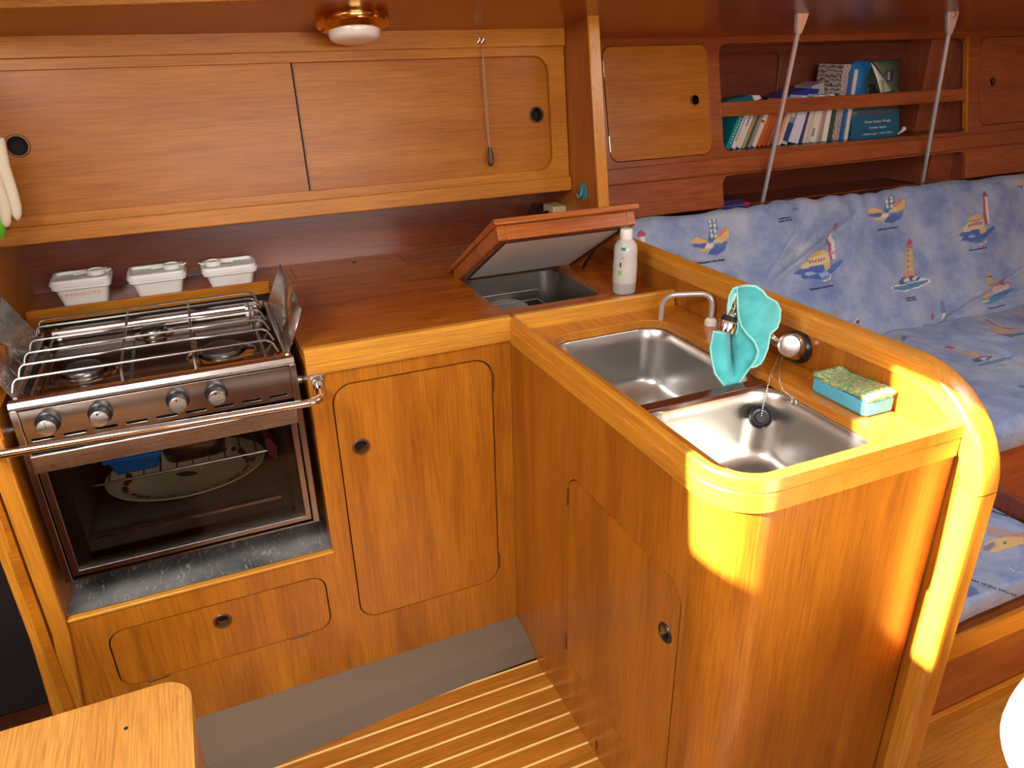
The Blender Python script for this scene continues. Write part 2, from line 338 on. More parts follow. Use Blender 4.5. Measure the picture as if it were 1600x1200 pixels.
bm = BM(); plate(bm, [(-1.95, -.05), (3.3, -.05), (3.3, 2.0), (-1.95, 2.0)], FILL_WIN, (0, -2.6, 0), (1, 0, 0), (0, 0, 1), .03); struct(obj('wall_front', bm, 'lock'))
struct(bxo('wall_hull', 'back', None, -1.95, 3.3, 1.02, 1.06, -.06, 1.95))
# quarter-berth side left of the galley: shade of the open berth painted as a near-black wall, two upright edge strips
bm = BM(); plate(bm, [(-.02, 0), (.85, 0), (.85, 1.5), (.0, 1.5)], [], (-1.035, 0, 0), (0, 1, 0), (0, 0, 1), .018)
struct(obj('wall_galley_end', bm, 'lock'))
for nm, x0, x1, yy, dx, mt in (('trim_2', -1.031, -1.0005, -.012, -.020, 'railz'), ('trim_3', -1.069, -1.044, -.012, -.010, 'railz')):
    bm = BM(); s = [(x0+dx*1.9, 0), (x1+dx*1.9, 0), (x1, .385), (x1, .83), (x0, .83), (x0, .385)]
    plate(bm, s, [], (0, yy, 0), (1, 0, 0), (0, 0, 1), .03); struct(obj(nm, bm, mt, None, .003))
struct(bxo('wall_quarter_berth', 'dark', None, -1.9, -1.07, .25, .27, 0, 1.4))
# grey vinyl wedge at the foot of the galley front
wedge = thing('vinyl_plinth', (-.5, -.06, 0), 'grey vinyl covered wedge along the foot of the galley front', 'plinth')
bm = BM(); top = [(-1.02, .0, .05), (0, 0, .036)]; ed = []
A = [(-1.02, -.215), (-.675, -.172), (-.45, -.15), (-.303, -.136), (-.1, -.124), (0, -.121)]
def wl(x): return np.interp(x, [p[0] for p in A], [p[1] for p in A])
xs = np.linspace(-1.02, -.0005, 12)
def strip(rows, nm, mt):
    bm = BM(); R = [[bm.verts.new((x, f(x)[0], f(x)[1])) for x in xs] for f in rows]
    for a_, b_ in zip(R[:-1], R[1:]):
        for i in range(len(xs)-1): bm.faces.new((a_[i], a_[i+1], b_[i+1], b_[i]))
    return obj(nm, bm, mt, wedge)
strip([lambda x: (-.0005, -.003), lambda x: (-.0005, .042), lambda x: (wl(x)*.72, .030)], 'vinyl_top', 'grey')
strip([lambda x: (wl(x)*.72, .030), lambda x: (wl(x)*.99, .003), lambda x: (wl(x), .0002)], 'vinyl_edge', 'grey2')
# ================================================================== GALLEY CABINET
g = thing('galley_cabinet', (-.5, .0, 0), 'teak galley cabinet front with a tall door and a low flap under the cooker', 'cabinet')
DOOR = rrect(-.4135, .184, -.0465, .8145, .045); FLAP = rrect(-.943, .190, -.483, .347, .035)
face = [(-1.0375, .03), (-.0005, .03), (-.0005, .850), (-.4565, .850), (-.4565, .404), (-1.0, .404), (-1.0, .385)]
bm = BM(); plate(bm, face, [DOOR, FLAP], (0, 0, 0), (1, 0, 0), (0, 0, 1), .018); obj('face_panel', bm, 'front', g)
bxo('gap_shade_back', 'dark', g, -.43, -.03, .0195, .022, .17, .83); bxo('gap_shade_back', 'dark', g, -.955, -.47, .0195, .022, .175, .36)  # near-black sheets put the shade of the door gaps into colour
bm = BM(); plate(bm, rrect(-.4103, .1872, -.0497, .8108, .042), [circ(-.364, .658, .0155)], (0, .0005, 0), (1, 0, 0), (0, 0, 1), .018)
d = obj('door', bm, 'front', g); ring_hole(d, (-.364, .0005, .658), (0, -1, 0))
for z in (.755, .245): bxo('hinge', 'bronze', d, -.0492, -.0455, -.0035, .004, z-.022, z+.022, bevel=.001)
bm = BM(); plate(bm, rrect(-.9398, .1930, -.4862, .3435, .032), [circ(-.717, .296, .0155)], (0, .0005, 0), (1, 0, 0), (0, 0, 1), .018)
d = obj('flap_door', bm, 'front', g); ring_hole(d, (-.717, .0005, .296), (0, -1, 0))
for x in (-.56, -.87): bxo('hinge', 'bronze', d, x-.022, x+.022, -.003, .004, .189, .1935, bevel=.001)
bxo('well_side', 'front', g, -.4565, -.438, .018, .59, .404, .874, bevel=.001); bxo('well_side', 'front', g, -1.034, -1.0, .0, .59, .404, .874)
bxo('well_back', 'dark', g, -1.0, -.4565, .585, .60, .404, .86); bxo('cabinet_back', 'dark', g, -1.0, -.02, .45, .46, .03, .40)
bm = BM(); sweep(bm, [(-.457, .014, 0), (-.0005, .014, 0)], [(0, .8495), (.022, .8495), (.0235, .853), (.0235, .8695), (.0215, .8715), (.0235, .8735), (.0235, .899), (.019, .905), (.004, .905), (0, .902)], (0, 0, 1))
obj('fiddle_rail', bm, 'rail', g, 0)
bxo('well_sill', 'rail', g, -1.0, -.4565, -.004, .012, .3995, .4065, bevel=.002)
# zinc liner in the cooker well
tray = BM(); box(tray, -.9995, -.457, .012, .58, .4068, .4085); tag(obj('well_liner', tray, 'sheet'), 'scratched grey metal sheet lining the floor under the cooker', 'metal sheet')
# worktop
wt = thing('worktop', (-.2, .4, .868), 'varnished wooden worktop running behind the cooker to the open cool box', 'worktop')
HP = [(-.383, .592), (-.062, .588), (-.060, .738), (-.383, .742)]
outl = [(-1.034, .60), (-.455, .60), (-.455, .0145), (.4455, .0175), (.4455, back_y(.4455)), (-1.034, back_y(-1.034))]
bm = BM(); plate(bm, outl, [rrect(.018, .100, .318, .418, .012), HP], (0, 0, .885), (1, 0, 0), (0, 1, 0), .018); obj('top_board', bm, 'top', wt)
bm = BM(); plate(bm, [(-.381, .594), (-.064, .590), (-.062, .736), (-.381, .740)], [], (0, 0, .8853), (1, 0, 0), (0, 1, 0), .018); hp = obj('hatch_panel', bm, 'top', wt, .001)
bm = BM(); lathe(bm, [(.006, 0), (.006, .0015), (0, .002)], (-.20, .70, .8853), (0, 0, 1), 12); obj('finger_hole', bm, 'dark', hp)
bxo('ledge_lip', 'trim', wt, -1.03, -.456, .590, .5995, .855, .893, bevel=.002)
# ================================================================== COOKER
ck = thing('cooker', (-.73, .2, .45), 'stainless steel three burner gimbal cooker with a glass oven door', 'cooker')
X0, X1, YF = -.983, -.476, .02
bm = BM()
box(bm, X0, X0+.004, YF+.005, .46, .478, .86); box(bm, X1-.004, X1, YF+.005, .46, .478, .86); box(bm, X0, X1, .456, .46, .478, .86); box(bm, X0, X1, YF+.005, .46, .478, .482); box(bm, X0, X1, YF+.03, .46, .79, .794)
obj('casing', bm, 'panel', ck)
for xa, xb in ((X0-.002, X0+.0115), (X1-.0115, X1+.002)): bxo('side_frame', 'panel', ck, xa, xb, YF-.006, YF+.02, .484, .872, bevel=.0015)
# oven cavity
bm = BM(); a = (-.935, -.520, .055, .44, .518, .785)
box(bm, *a); bm.faces.ensure_lookup_table()
fr = [f for f in bm.faces if abs(f.calc_center_median().y-.055) < 1e-4]; bmesh.ops.delete(bm, geom=fr, context='FACES'); obj('oven_cavity', bm, 'enamel', ck, solid=.003)
bm = BM(); plate(bm, [(X0+.012, .49), (X1-.012, .49), (X1-.012, .79), (X0+.012, .79)], [[(-.935, .50), (-.52, .50), (-.52, .785), (-.935, .785)]], (0, .054, 0), (1, 0, 0), (0, 0, 1), .004); obj('oven_front', bm, 'enamel', ck)
# oven door
DX0, DX1 = X0+.014, X1-.014
bm = BM(); plate(bm, [(DX0, .494), (DX1, .494), (DX1, .752), (DX0, .752)], [[(DX0+.013, .505), (DX1-.013, .505), (DX1-.013, .745), (DX0+.013, .745)]], (0, YF-.004, 0), (1, 0, 0), (0, 0, 1), .022)
od = obj('oven_door', bm, 'panel', ck, .001)
bxo('door_glass', 'glass', od, DX0+.012, DX1-.012, YF+.004, YF+.008, .504, .746)
bxo('door_pull', 'steel', od, DX0-.003, DX1+.003, YF-.022, YF-.003, .745, .783, bevel=.003)
bxo('inner_lip', 'steel', od, -.925, -.545, YF+.030, YF+.033, .545, .551)
# control panel, knobs, vents
bm = BM(); slots = []
for i in range(9):
    cx = -.945+i*.0535
    if cx < X1-.02: slots.append(rrect(cx-.019, .8055, cx+.019, .8105, .0024, 4))
bm = BM(); plate(bm, [(X0+.012, .797), (X1-.012, .797), (X1-.012, .868), (X0+.012, .868)], slots, (0, YF-.004, 0), (1, 0, 0), (0, 0, 1), .006)
cp = obj('control_panel', bm, 'panel', ck, .0008)
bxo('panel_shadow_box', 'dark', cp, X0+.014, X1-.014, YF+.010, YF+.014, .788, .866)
for i, x in enumerate((-.929, -.842, -.7055, -.634)):
    bm = BM(); lathe(bm, [(.0215, 0), (.0215, .004), (.018, .006), (.0172, .024), (.0165, .0285), (0, .0285)], (x, YF-.004, .839), (0, -1, 0), 28); kb = obj('knob', bm, 'black', ck)
    bm = BM(); lathe(bm, [(.0158, .0278), (.0158, .0296), (.0150, .0302), (0, .0302)], (x, YF-.004, .839), (0, -1, 0), 28); cpk = obj('knob_cap', bm, 'steel', kb)
    bm = BM()
    if i == 0: box(bm, x-.0006, x+.0006, YF-.0347, YF-.0340, .8395, .853)
    else: lathe(bm, [(.0021, .0300), (.0021, .0306), (0, .0306)], (x-.001, YF-.004, .849), (0, -1, 0), 12)
    obj('knob_mark', bm, 'black', kb)
# hob
bm = BM(); sweep(bm, [(X0, YF+.02, 0), (X1, YF+.02, 0)], [(-.004, .868), (.020, .868), (.026, .872), (.027, .878), (.022, .8855), (.012, .888), (.002, .884), (-.004, .876)], (0, 0, 1)); obj('hob_lip', bm, 'steel', ck)
bm = BM(); plate(bm, [(X0, YF+.02), (X1, YF+.02), (X1, .46), (X0, .46)], [rrect(X0+.014, YF+.035, X1-.014, .425, .03)], (0, 0, .882), (1, 0, 0), (0, 1, 0), .016); obj('hob_rim', bm, 'hob', ck, .003)
bxo('hob_tray', 'hob', ck, X0+.006, X1-.006, YF+.026, .44, .862, .868)
bm = BM(); tube(bm, [(X0+.03, .408, .885), (X1-.06, .408, .885)], .008, 10); obj('rear_tube', bm, 'steel', ck)
for bx, by, br in ((-.872, .165, .036), (-.744, .355, .026), (-.609, .155, .042)):
    bm = BM(); lathe(bm, [(br*1.7, 0), (br*1.6, .003), (br*1.15, .0035), (br*1.1, 0)], (bx, by, .868), (0, 0, 1), 32); bn = obj('burner', bm, 'hob', ck)
    bm = BM(); lathe(bm, [(br, 0), (br, .010), (br*.93, .013), (br*.9, .013)], (bx, by, .868), (0, 0, 1), 32); obj('burner_ring', bm, 'wire', bn)
    bm = BM(); lathe(bm, [(br*.92, 0), (br*.90, .005), (br*.5, .0065), (0, .0065)], (bx, by, .881), (0, 0, 1), 32); obj('burner_cap', bm, 'black', bn)
ys = (.083, .158, .228, .305, .400, .438)
for i, yy in enumerate(ys):
    bm = BM(); z = .908+(.004 if i == 5 else 0)
    jog = .006 if 0 < i < 4 else 0
    p = [(X0-.004+.004, yy-.012, .883), (X0+.006, yy, z), (-.83, yy, z), (-.80, yy+jog, z), (-.66, yy+jog, z), (-.63, yy, z), (-.512, yy, z), (-.500, yy-.012, .883)]
    tube(bm, bend(p, .012, 4), .0024, 8); obj('grid_wire', bm, 'wire', ck)
for x in (-.795, -.662):
    bm = BM(); tube(bm, bend([(x, .052, .880), (x, .068, .9045), (x, .45, .9045), (x, .46, .885)], .01), .003, 8); obj('grid_wire', bm, 'wire', ck)
for x in (-.950, -.527):
    bm = BM(); tube(bm, [(x, .06, .882), (x, .45, .882)], .0028, 8); obj('grid_wire', bm, 'wire', ck)
for s, xb, xt in ((1, -.481, -.440), (-1, -.980, -1.022)):
    bm = BM(); q = [(xb, .055, .880), (xt, .075, .965), (xt, .125, .972), (xt+s*.003, .40, .985), (xb, .41, .888)]
    vs = [bm.verts.new(p) for p in q]; bm.faces.new(vs); fl = obj('side_flap', bm, 'steel', ck, solid=.0015)
    bm = BM(); tube(bm, [(xb+s*-.004, .05, .881), (xb+s*-.004, .42, .885)], .004, 8); obj('flap_hinge', bm, 'steel', fl)
bm = BM(); tube(bm, [(X1+.001, .10, .80), (X1+.018, .10, .80)], .01, 12); obj('gimbal_pin', bm, 'steel', ck); bm = BM(); tube(bm, [(X0-.001, .10, .80), (X0-.016, .10, .80)], .01, 12); obj('gimbal_pin', bm, 'steel', ck)
# oven rack (slides out with the cooker) and what lies in it
bm = BM(); rz = .652
tube(bm, bend([(-.905, .40, rz), (-.905, .085, rz), (-.545, .085, rz), (-.545, .40, rz)], .012), .003, 8, True)
for i in range(1, 11): x = -.905+i*.0327; tube(bm, [(x, .085, rz+.001), (x, .40, rz+.001)], .0017, 6)
obj('oven_rack', bm, 'wire', ck)
dish = thing('oval_dish', (-.735, .285, .522), 'cream oval serving dish with a printed leaf and berry border inside the oven', 'dish')
bm = BM(); lathe(bm, [(.10, 0), (.135, .003), (.160, .018), (.180, .025), (.180, .027), (.158, .021), (.132, .007), (0, .004)], (-.735, .285, .522), (0, 0, 1), 48, .78, 1.0)
obj('dish_body', bm, colmat('cream_glaze', (.92, .88, .58), .25), dish)
lf = [colmat('leaf_green', (.05, .11, .02), .4), colmat('berry_red', (.28, .03, .012), .4)]
for k_ in range(34):
    a = 2*math.pi*k_/34+random.uniform(-.06, .06); rr = random.uniform(.134, .152); h = .5222+.004+(rr-.132)*.52+.004
    c = Vector((-.735+rr*math.cos(a), .285+rr*.78*math.sin(a), h)); bm = BM(); w_ = .009 if k_ % 3 else .014
    lathe(bm, [(w_, 0), (w_*.9, .0008), (0, .001)], c, (-.35*math.cos(a), -.35*math.sin(a), 1), 10, 1, .55 if k_ % 3 == 0 else .8)
    obj('printed_motif', bm, lf[0 if k_ % 3 == 0 else 1], dish)
for dx, dy, an in ((.03, -.01, .3), (.07, .03, .8), (-.04, .02, -.4), (.11, .0, .2)):
    bm = BM(); u = Vector((math.cos(an), math.sin(an), 0)); v = Vector((-u.y, u.x, 0)); c = Vector((-.70+dx, .27+dy, .527))
    vs = [bm.verts.new(c+u*(t-.5)*.06+v*s_*.013*math.sin(math.pi*t)) for t, s_ in [(0, 1), (.25, 1), (.5, 1), (.75, 1), (1, 1), (.75, -1), (.5, -1), (.25, -1)]]
    bm.faces.new(vs); obj('printed_leaf', bm, lf[0], dish)
# blue box and steel pan on the oven rack
bm = BM(); z0 = .655
def frust(bm, x0, x1, y0, y1, za, zb, t):
    q = [(x0+t, y0+t, za), (x1-t, y0+t, za), (x1-t, y1-t, za), (x0+t, y1-t, za), (x0, y0, zb), (x1, y0, zb), (x1, y1, zb), (x0, y1, zb)]
    v = [bm.verts.new(p) for p in q]
    for f in ((3, 2, 1, 0), (4, 5, 6, 7), (0, 1, 5, 4), (1, 2, 6, 5), (2, 3, 7, 6), (3, 0, 4, 7)): bm.faces.new([v[i] for i in f])
bt = thing('blue_box', (-.81, .15, z0), 'bright blue plastic box standing on the oven rack', 'box')
bm = BM(); frust(bm, -.866, -.768, .094, .20, z0, z0+.034, .010); obj('box_body', bm, 'blue', bt, .004)
bm = BM(); frust(bm, -.878, -.760, .086, .21, z0+.034, z0+.042, .004); obj('box_rim', bm, 'blue', bt, .003)
bm = BM(); box(bm, -.855, -.785, .1, .19, z0+.042, z0+.055); obj('box_lid', bm, 'blue', bt, .006)
pn = thing('steel_roasting_pan', (-.70, .2, z0), 'steel roasting pan beside the blue box on the oven rack', 'pan')
bm = BM(); plate(bm, rrect(-.762, .105, -.64, .33, .03), [], (0, 0, z0+.003), (1, 0, 0), (0, 1, 0), .002); obj('pan_base', bm, 'panel', pn)
bm = BM(); o1, o2 = rrect(-.762, .105, -.64, .33, .03), rrect(-.772, .095, -.63, .34, .035)
A_ = [bm.verts.new((p[0], p[1], z0+.003)) for p in o1]; B_ = [bm.verts.new((p[0], p[1], z0+.06)) for p in o2]
for i in range(len(A_)): bm.faces.new((A_[i], A_[(i+1) % len(A_)], B_[(i+1) % len(B_)], B_[i]))
obj('pan_wall', bm, 'panel', pn, solid=.0015)
bm = BM(); tube(bm, [Vector((p[0], p[1], z0+.06)) for p in o2], .003, 8, True); obj('pan_rim', bm, 'steel', pn)
bm = BM(); pts = [on(x, y, 'y', .08) for x, y in ((413, 690), (418, 682), (432, 698), (434, 716), (420, 712))]
v1 = [bm.verts.new(p) for p in pts]; v2 = [bm.verts.new(Vector(p)+Vector((0, .05, 0))) for p in pts]; bm.faces.new(v1); bm.faces.new(v2[::-1])
for i in range(5): bm.faces.new((v1[i], v1[(i+1) % 5], v2[(i+1) % 5], v2[i]))
tag(obj('foil_packet', bm, colmat('purple_packet', (.16, .03, .07), .3)), 'small crumpled purple packet at the right end of the oven rack', 'packet')
# grab rail in front of the cooker
gr = thing('grab_rail', (-.73, -.05, .82), 'polished steel grab rail bent across the front of the cooker', 'grab rail')
bm = BM(); tube(bm, bend([(-.437, -.006, .823), (-.440, -.052, .812), (-.475, -.060, .8135), (-1.0, -.060, .8265), (-1.012, -.055, .826), (-1.012, -.010, .80)], .028, 6), .0085, 14); obj('bar', bm, 'chrome', gr)
for x, z in ((-.437, .828), (-1.012, .785)):
    bm = BM(); plate(bm, [(x-.016, z+.018), (x-.010, z-.016), (x+.010, z-.016), (x+.016, z+.018)], [], (0, -.0035, 0), (1, 0, 0), (0, 0, 1), .003); bk = obj('bracket', bm, 'steel', gr, .001)
    for dx in (-.0085, .0085):
        bm = BM(); lathe(bm, [(.0038, 0), (.0035, .0012), (.001, .0016), (0, .001)], (x+dx, -.0035, z+.010), (0, -1, 0), 14); obj('screw', bm, 'chrome', bk)
# plastic storage boxes on the ledge
def tub(x0, x1, y0, hgt, capx, lab, shallow):
    t = thing('plastic_tub', ((x0+x1)/2, y0+.045, .8855), lab, 'tub', 'white plastic tubs on the ledge behind the cooker')
    bm = BM(); rings = []
    for zz, gch in ((.8855, -.012), (.8855+hgt*.72, -.003), (.8855+hgt*.78, .004), (.8855+hgt, .004)):
        rings.append([bm.verts.new((p[0], p[1], zz)) for p in rrect(x0-gch, y0-gch, x1+gch, y0+.095+gch, .014)])
    for a_, b_ in zip(rings[:-1], rings[1:]):
        for i in range(len(a_)): bm.faces.new((a_[i], a_[(i+1) % len(a_)], b_[(i+1) % len(a_)], b_[i]))
    bm.faces.new(rings[0][::-1]); bm.faces.new(rings[-1]); obj('tub_body', bm, 'white', t)
    bm = BM(); zt = .8855+hgt
    plate(bm, rrect(x0-.007, y0-.007, x1+.007, y0+.102, .018), [], (0, 0, zt+.004), (1, 0, 0), (0, 1, 0), .008)
    plate(bm, rrect(x0-.003, y0-.003, x1+.003, y0+.098, .016), [rrect(x0+.004, y0+.004, x1-.004, y0+.091, .012)], (0, 0, zt+.011), (1, 0, 0), (0, 1, 0), .008)
    ld_ = obj('tub_lid', bm, 'white', t, .0015)
    bm = BM(); lathe(bm, [(.021, .0), (.021, .011), (.0195, .0125), (.0165, .0125), (.016, .010), (0, .010)], (capx, y0+.055, zt+.006), (0, 0, 1), 28); obj('pour_cap', bm, 'white', ld_)
    s_ = 1 if capx > (x0+x1)/2 else -1
    bm = BM(); tube(bm, [(capx+s_*.018, y0+.055, zt+.012), (capx+s_*.030, y0+.052, zt+.013), (capx+s_*.036, y0+.05, zt+.017)], .002, 6); obj('cap_strap', bm, 'white', ld_); bm = BM(); tube(bm, [(capx-s_*.018, y0+.055, zt+.012), (capx-s_*.05, y0+.053, zt+.0105)], .0022, 6); obj('cap_strap', bm, 'white', ld_)
    return t
t1 = tub(-.962, -.838, .606, .058, -.866, 'white plastic tub with faded orange handwriting, leftmost on the ledge', 0)
U_ = Vector((1, 0, 0)); text('handwriting', 'I P R E U I O B E', .0125, (-.902, .6048, .918), (1, 0, .02), (0, -.05, 1), 'orange_ink', t1, .0022)
tub(-.790, -.662, .606, .050, -.688, 'plain white plastic tub, middle one on the ledge behind the cooker', 0)
tub(-.612, -.484, .606, .045, -.586, 'white plastic tub with its cap at the left, beside the steel side flap', 0)
# ================================================================== UPPER LOCKER (leaning face)
GLO, GLV = (0, .57-1.06*.125, 0), (0, .125, 1)
def GP(x, z, w=0): n = Vector((0, -1, .125)).normalized(); return Vector((x, GLO[1]+.125*z, z))+n*w
lk = thing('upper_locker', (-.3, .6, 1.06), 'long mahogany wall locker with two sliding doors above the worktop', 'locker')
def lplate(nm, outer, holes, w, th, mt, par, bev=.0015):
    bm = BM(); plate(bm, outer, holes, GP(0, 0, w), (1, 0, 0), GLV, th); return obj(nm, bm, mt, par, bev)
lplate('top_fascia', [(-1.034, 1.453), (.4445, 1.453), (.4445, 1.498), (-1.034, 1.498)], [], .014, .03, 'trim', lk)
lplate('bottom_fascia', [(-1.034, 1.058), (.4445, 1.058), (.4445, 1.099), (-1.034, 1.099)], [], .016, .03, 'trim', lk, .003)
lplate('door_frame', [(-1.034, 1.097), (.444, 1.097), (.444, 1.455), (-1.034, 1.455)], [rrect(-1.015, 1.122, .392, 1.430, .045)], .004, .014, 'trim', lk)
dl = lplate('sliding_door', [(-1.03, 1.112), (-.318, 1.112), (-.318, 1.44), (-1.03, 1.44)], [circ(-.948, 1.2745, .021)], -.003, .006, 'lock', lk, .0006)
lplate('painted_gap_shadow', [(-.3200, 1.122), (-.3160, 1.122), (-.3160, 1.43), (-.3200, 1.43)], [], -.0022, .008, 'dark', dl, 0)  # near-black strip painted as the shadow line where the doors overlap
ring_hole(dl, GP(-.948, 1.2745, -.003), (0, -1, .125), .020)
dr = lplate('sliding_door', [(-.335, 1.112), (.41, 1.112), (.41, 1.44), (-.335, 1.44)], [circ(.354, 1.2755, .019)], -.0115, .006, 'lock', lk, .0006)
ring_hole(dr, GP(.354, 1.2755, -.0115), (0, -1, .125), .018)
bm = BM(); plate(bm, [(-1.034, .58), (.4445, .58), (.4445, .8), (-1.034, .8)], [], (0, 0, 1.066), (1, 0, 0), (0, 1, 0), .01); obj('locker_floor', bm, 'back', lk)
# pull cord with snap hook on the locker
pc = thing('pull_cord', GP(.189, 1.148, .015), 'thin cord with a dark snap hook hanging from two small eyes on the locker', 'cord')
for dx in (-.005, .006):
    bm = BM(); c = GP(.187+dx, 1.469, .017); tube(bm, [c+Vector((.004*math.cos(a)*.6, -.004*math.cos(a)*.6, .007*math.sin(a))) for a in np.linspace(0, 2*math.pi, 12, endpoint=False)], .0017, 6, True); lathe(bm, [(.0035, -.004), (.0035, 0), (0, .001)], GP(.187+dx, 1.469, .0155), (0, -1, .1), 10); obj('screw_eye', bm, 'chrome', pc)
bm = BM()
for s_ in (-1, 1): tube(bm, bend([GP(.189, 1.462, .019), GP(.1895+s_*.0012, 1.40, .016), GP(.190+s_*.0025, 1.30, .012), GP(.191+s_*.0015, 1.22, .010), GP(.1925, 1.195, .012)], .02), .0014, 6)
obj('cord_loop', bm, 'cord', pc)
bm = BM(); pth = [GP(.1925+.0075*math.cos(a)*(1 if math.sin(a) < .3 else .8), 1.168+.021*math.sin(a), .011) for a in np.linspace(0, 2*math.pi, 20, endpoint=False)]; tube(bm, pth, .0028, 8, True)
tube(bm, [GP(.1925, 1.197, .011), GP(.1925, 1.180, .011)], .005, 10); obj('snap_hook', bm, plain('dark_gunmetal', (.05, .05, .05), .3, .8), pc)
bm = BM(); tube(bm, [GP(.1925, 1.188, .0155), GP(.1930, 1.160, .0150)], .0022, 8); obj('hook_gate', bm, 'chrome', pc)
# ceiling lamp
lc = Vector(onp(550, 26, CP, CN)); nd = Vector((0, -.2, -1)).normalized()
lm = thing('ceiling_lamp', lc, 'round brass ceiling lamp with an opal glass diffuser', 'lamp')
bm = BM(); lathe(bm, [(.084, -.002), (.086, .002), (.086, .014), (.083, .020), (.078, .022), (.066, .030), (.062, .032), (.058, .030)], lc, nd, 48); obj('brass_base', bm, 'brass', lm)
bm = BM(); lathe(bm, [(.060, .026), (.0605, .038), (.057, .047), (.050, .052), (.03, .0545), (0, .055)], lc, nd, 48); obj('diffuser', bm, 'opal', lm)
for a in (.6, 2.7, 4.8):
    u, v, _ = frame_of(nd); p = lc+(u*math.cos(a)+v*math.sin(a))*.071+nd*.026
    bm = BM(); lathe(bm, [(.0035, 0), (.0035, .006), (.002, .007), (0, .0072)], p, nd, 10); obj('thumb_screw', bm, 'brass', lm)
# ================================================================== BULKHEAD AND SINK PENINSULA
bh = thing('half_bulkhead', (.47, -.2, 0), 'low teak bulkhead with a rounded pale trim between the sinks and the settee', 'bulkhead')
XB0, XB1 = .446, .490
prof_in = [(.42, .934), (-.655, .934)]+[(-.655-.143*math.sin(a), .791+.143*math.cos(a)) for a in np.linspace(.1, math.pi/2, 10)]+[(-.798, 0.0)]
bm = BM(); plate(bm, [(.95, 0), (.95, .934)]+prof_in, [], (XB0, 0, 0), (0, 1, 0), (0, 0, 1), -.038); obj('panel', bm, 'pen', bh)
tw = XB1-XB0+.008; r_ = .011
cs = [(0, 0), (0, tw)]+[(.036-r_+r_*math.sin(t), tw-r_+r_*math.cos(t)) for t in np.linspace(0, math.pi/2, 5)]+[(.036-r_+r_*math.cos(t), r_-r_*math.sin(t)) for t in np.linspace(0, math.pi/2, 5)]
path = [(XB0-.004, a, b) for a, b in prof_in]
bm = BM(); sweep(bm, path[:-1], cs, (1, 0, 0)); obj('edge_trim', bm, 'raily', bh)
bm = BM(); sweep(bm, [(path[-2][0], path[-2][1], path[-2][2]-.0004), path[-1]], cs, (1, 0, 0)); obj('end_post', bm, 'railz', bh)
# upper bulkhead behind, its front edge leaning back
ub = thing('upper_bulkhead', (.46, .6, .93), 'tall mahogany bulkhead between the galley locker and the saloon', 'bulkhead')
def ubf(z): return .405+(z-1.08)*.178
bm = BM(); plate(bm, [(ubf(.9345), .9345), (.98, .9345), (.98, cz(.98)), (ubf(1.545), cz(ubf(1.545)))], [], (XB0, 0, 0), (0, 1, 0), (0, 0, 1), -.030); obj('panel', bm, 'lockz', ub)
bm = BM(); q = [(XB0-.003, ubf(.965)-.008, .965), (XB0+.033, ubf(.965)-.008, .965), (XB0+.033, ubf(1.545)-.008, 1.545), (XB0-.003, ubf(1.545)-.008, 1.545)]
v1 = [bm.verts.new(p) for p in q]; v2 = [bm.verts.new((p[0], p[1]+.009, p[2])) for p in q]
for f in ([v1[i] for i in (0, 1, 2, 3)], [v2[i] for i in (3, 2, 1, 0)]): bm.faces.new(f)
for i in range(4): bm.faces.new((v1[i], v2[i], v2[(i+1) % 4], v1[(i+1) % 4]))
obj('front_edge', bm, 'railz', ub, .003)
# sink cabinet
sc = thing('sink_cabinet', (.2, -.4, 0), 'teak sink peninsula with a rounded corner and a side door', 'cabinet')
bm = BM()
plate(bm, [(0, 0), (.700, 0), (.700, .846), (0, .846)], [rrect(.2920, .155, .6900, .6575, .040), rrect(.436, .008, .445, .046, .003, 3)], (0, 0, 0), (0, -1, 0), (0, 0, 1), .018); obj('side_panel', bm, 'pen', sc)
arc = [(.08-.08*math.cos(a), -.70-.08*math.sin(a)) for a in np.linspace(0, math.pi/2, 13)]
bm = BM(); sweep(bm, [(x, y_, 0) for x, y_ in arc+[(.4415, -.78)]], [(0, 0), (0, .846), (-.018, .846), (-.018, 0)], (0, 0, 1)); obj('front_panel', bm, 'pen', sc)
bxo('gap_shade_back', 'dark', sc, .0195, .022, -.70, -.28, .14, .67)  # near-black sheet painted as shade behind the side door gap
bm = BM(); plate(bm, rrect(.2950, .1580, .6872, .6547, .037), [[(x, .538+(z_)*1.0) for x, z_ in [(.654+.011*math.cos(a), .0155*math.sin(a)) for a in np.linspace(0, 2*math.pi, 24, endpoint=False)]]], (-.0005, 0, 0), (0, -1, 0), (0, 0, 1), .018); d = obj('side_door', bm, 'pen', sc)
ring_hole(d, (-.0005, -.654, .538), (-1, 0, 0), .0135, 'black')
for z in (.60, .205): bxo('hinge', 'bronze', d, -.004, .004, -.2945, -.2905, z-.022, z+.022, bevel=.001)
bxo('slot_shade', 'dark', sc, .012, .03, -.449, -.432, .004, .05)  # near-black box painted as the shade within the slot
RP = [(0, 0)]+arc+[(.4415, -.78)]
bm = BM(); sweep(bm, [(x, y_, 0) for x, y_ in RP], [(.004, .844), (-.014, .844), (-.014, .897), (-.011, .9015), (.000, .9015), (.0035, .898), (.004, .878), (.0025, .876), (.004, .874)], (0, 0, 1)); obj('fiddle_rail', bm, 'raily', sc)
bm = BM(); sweep(bm, [(.0135, .0165, 0), (.4415, .0165, 0)], [(0, .864), (.020, .864), (.020, .8735), (.017, .8755), (.017, .899), (.014, .903), (.003, .903), (0, .900)], (0, 0, 1)); obj('cross_fiddle', bm, 'rail', sc)
CUT = rrect(.062, -.722, .354, -.064, .052, 8)
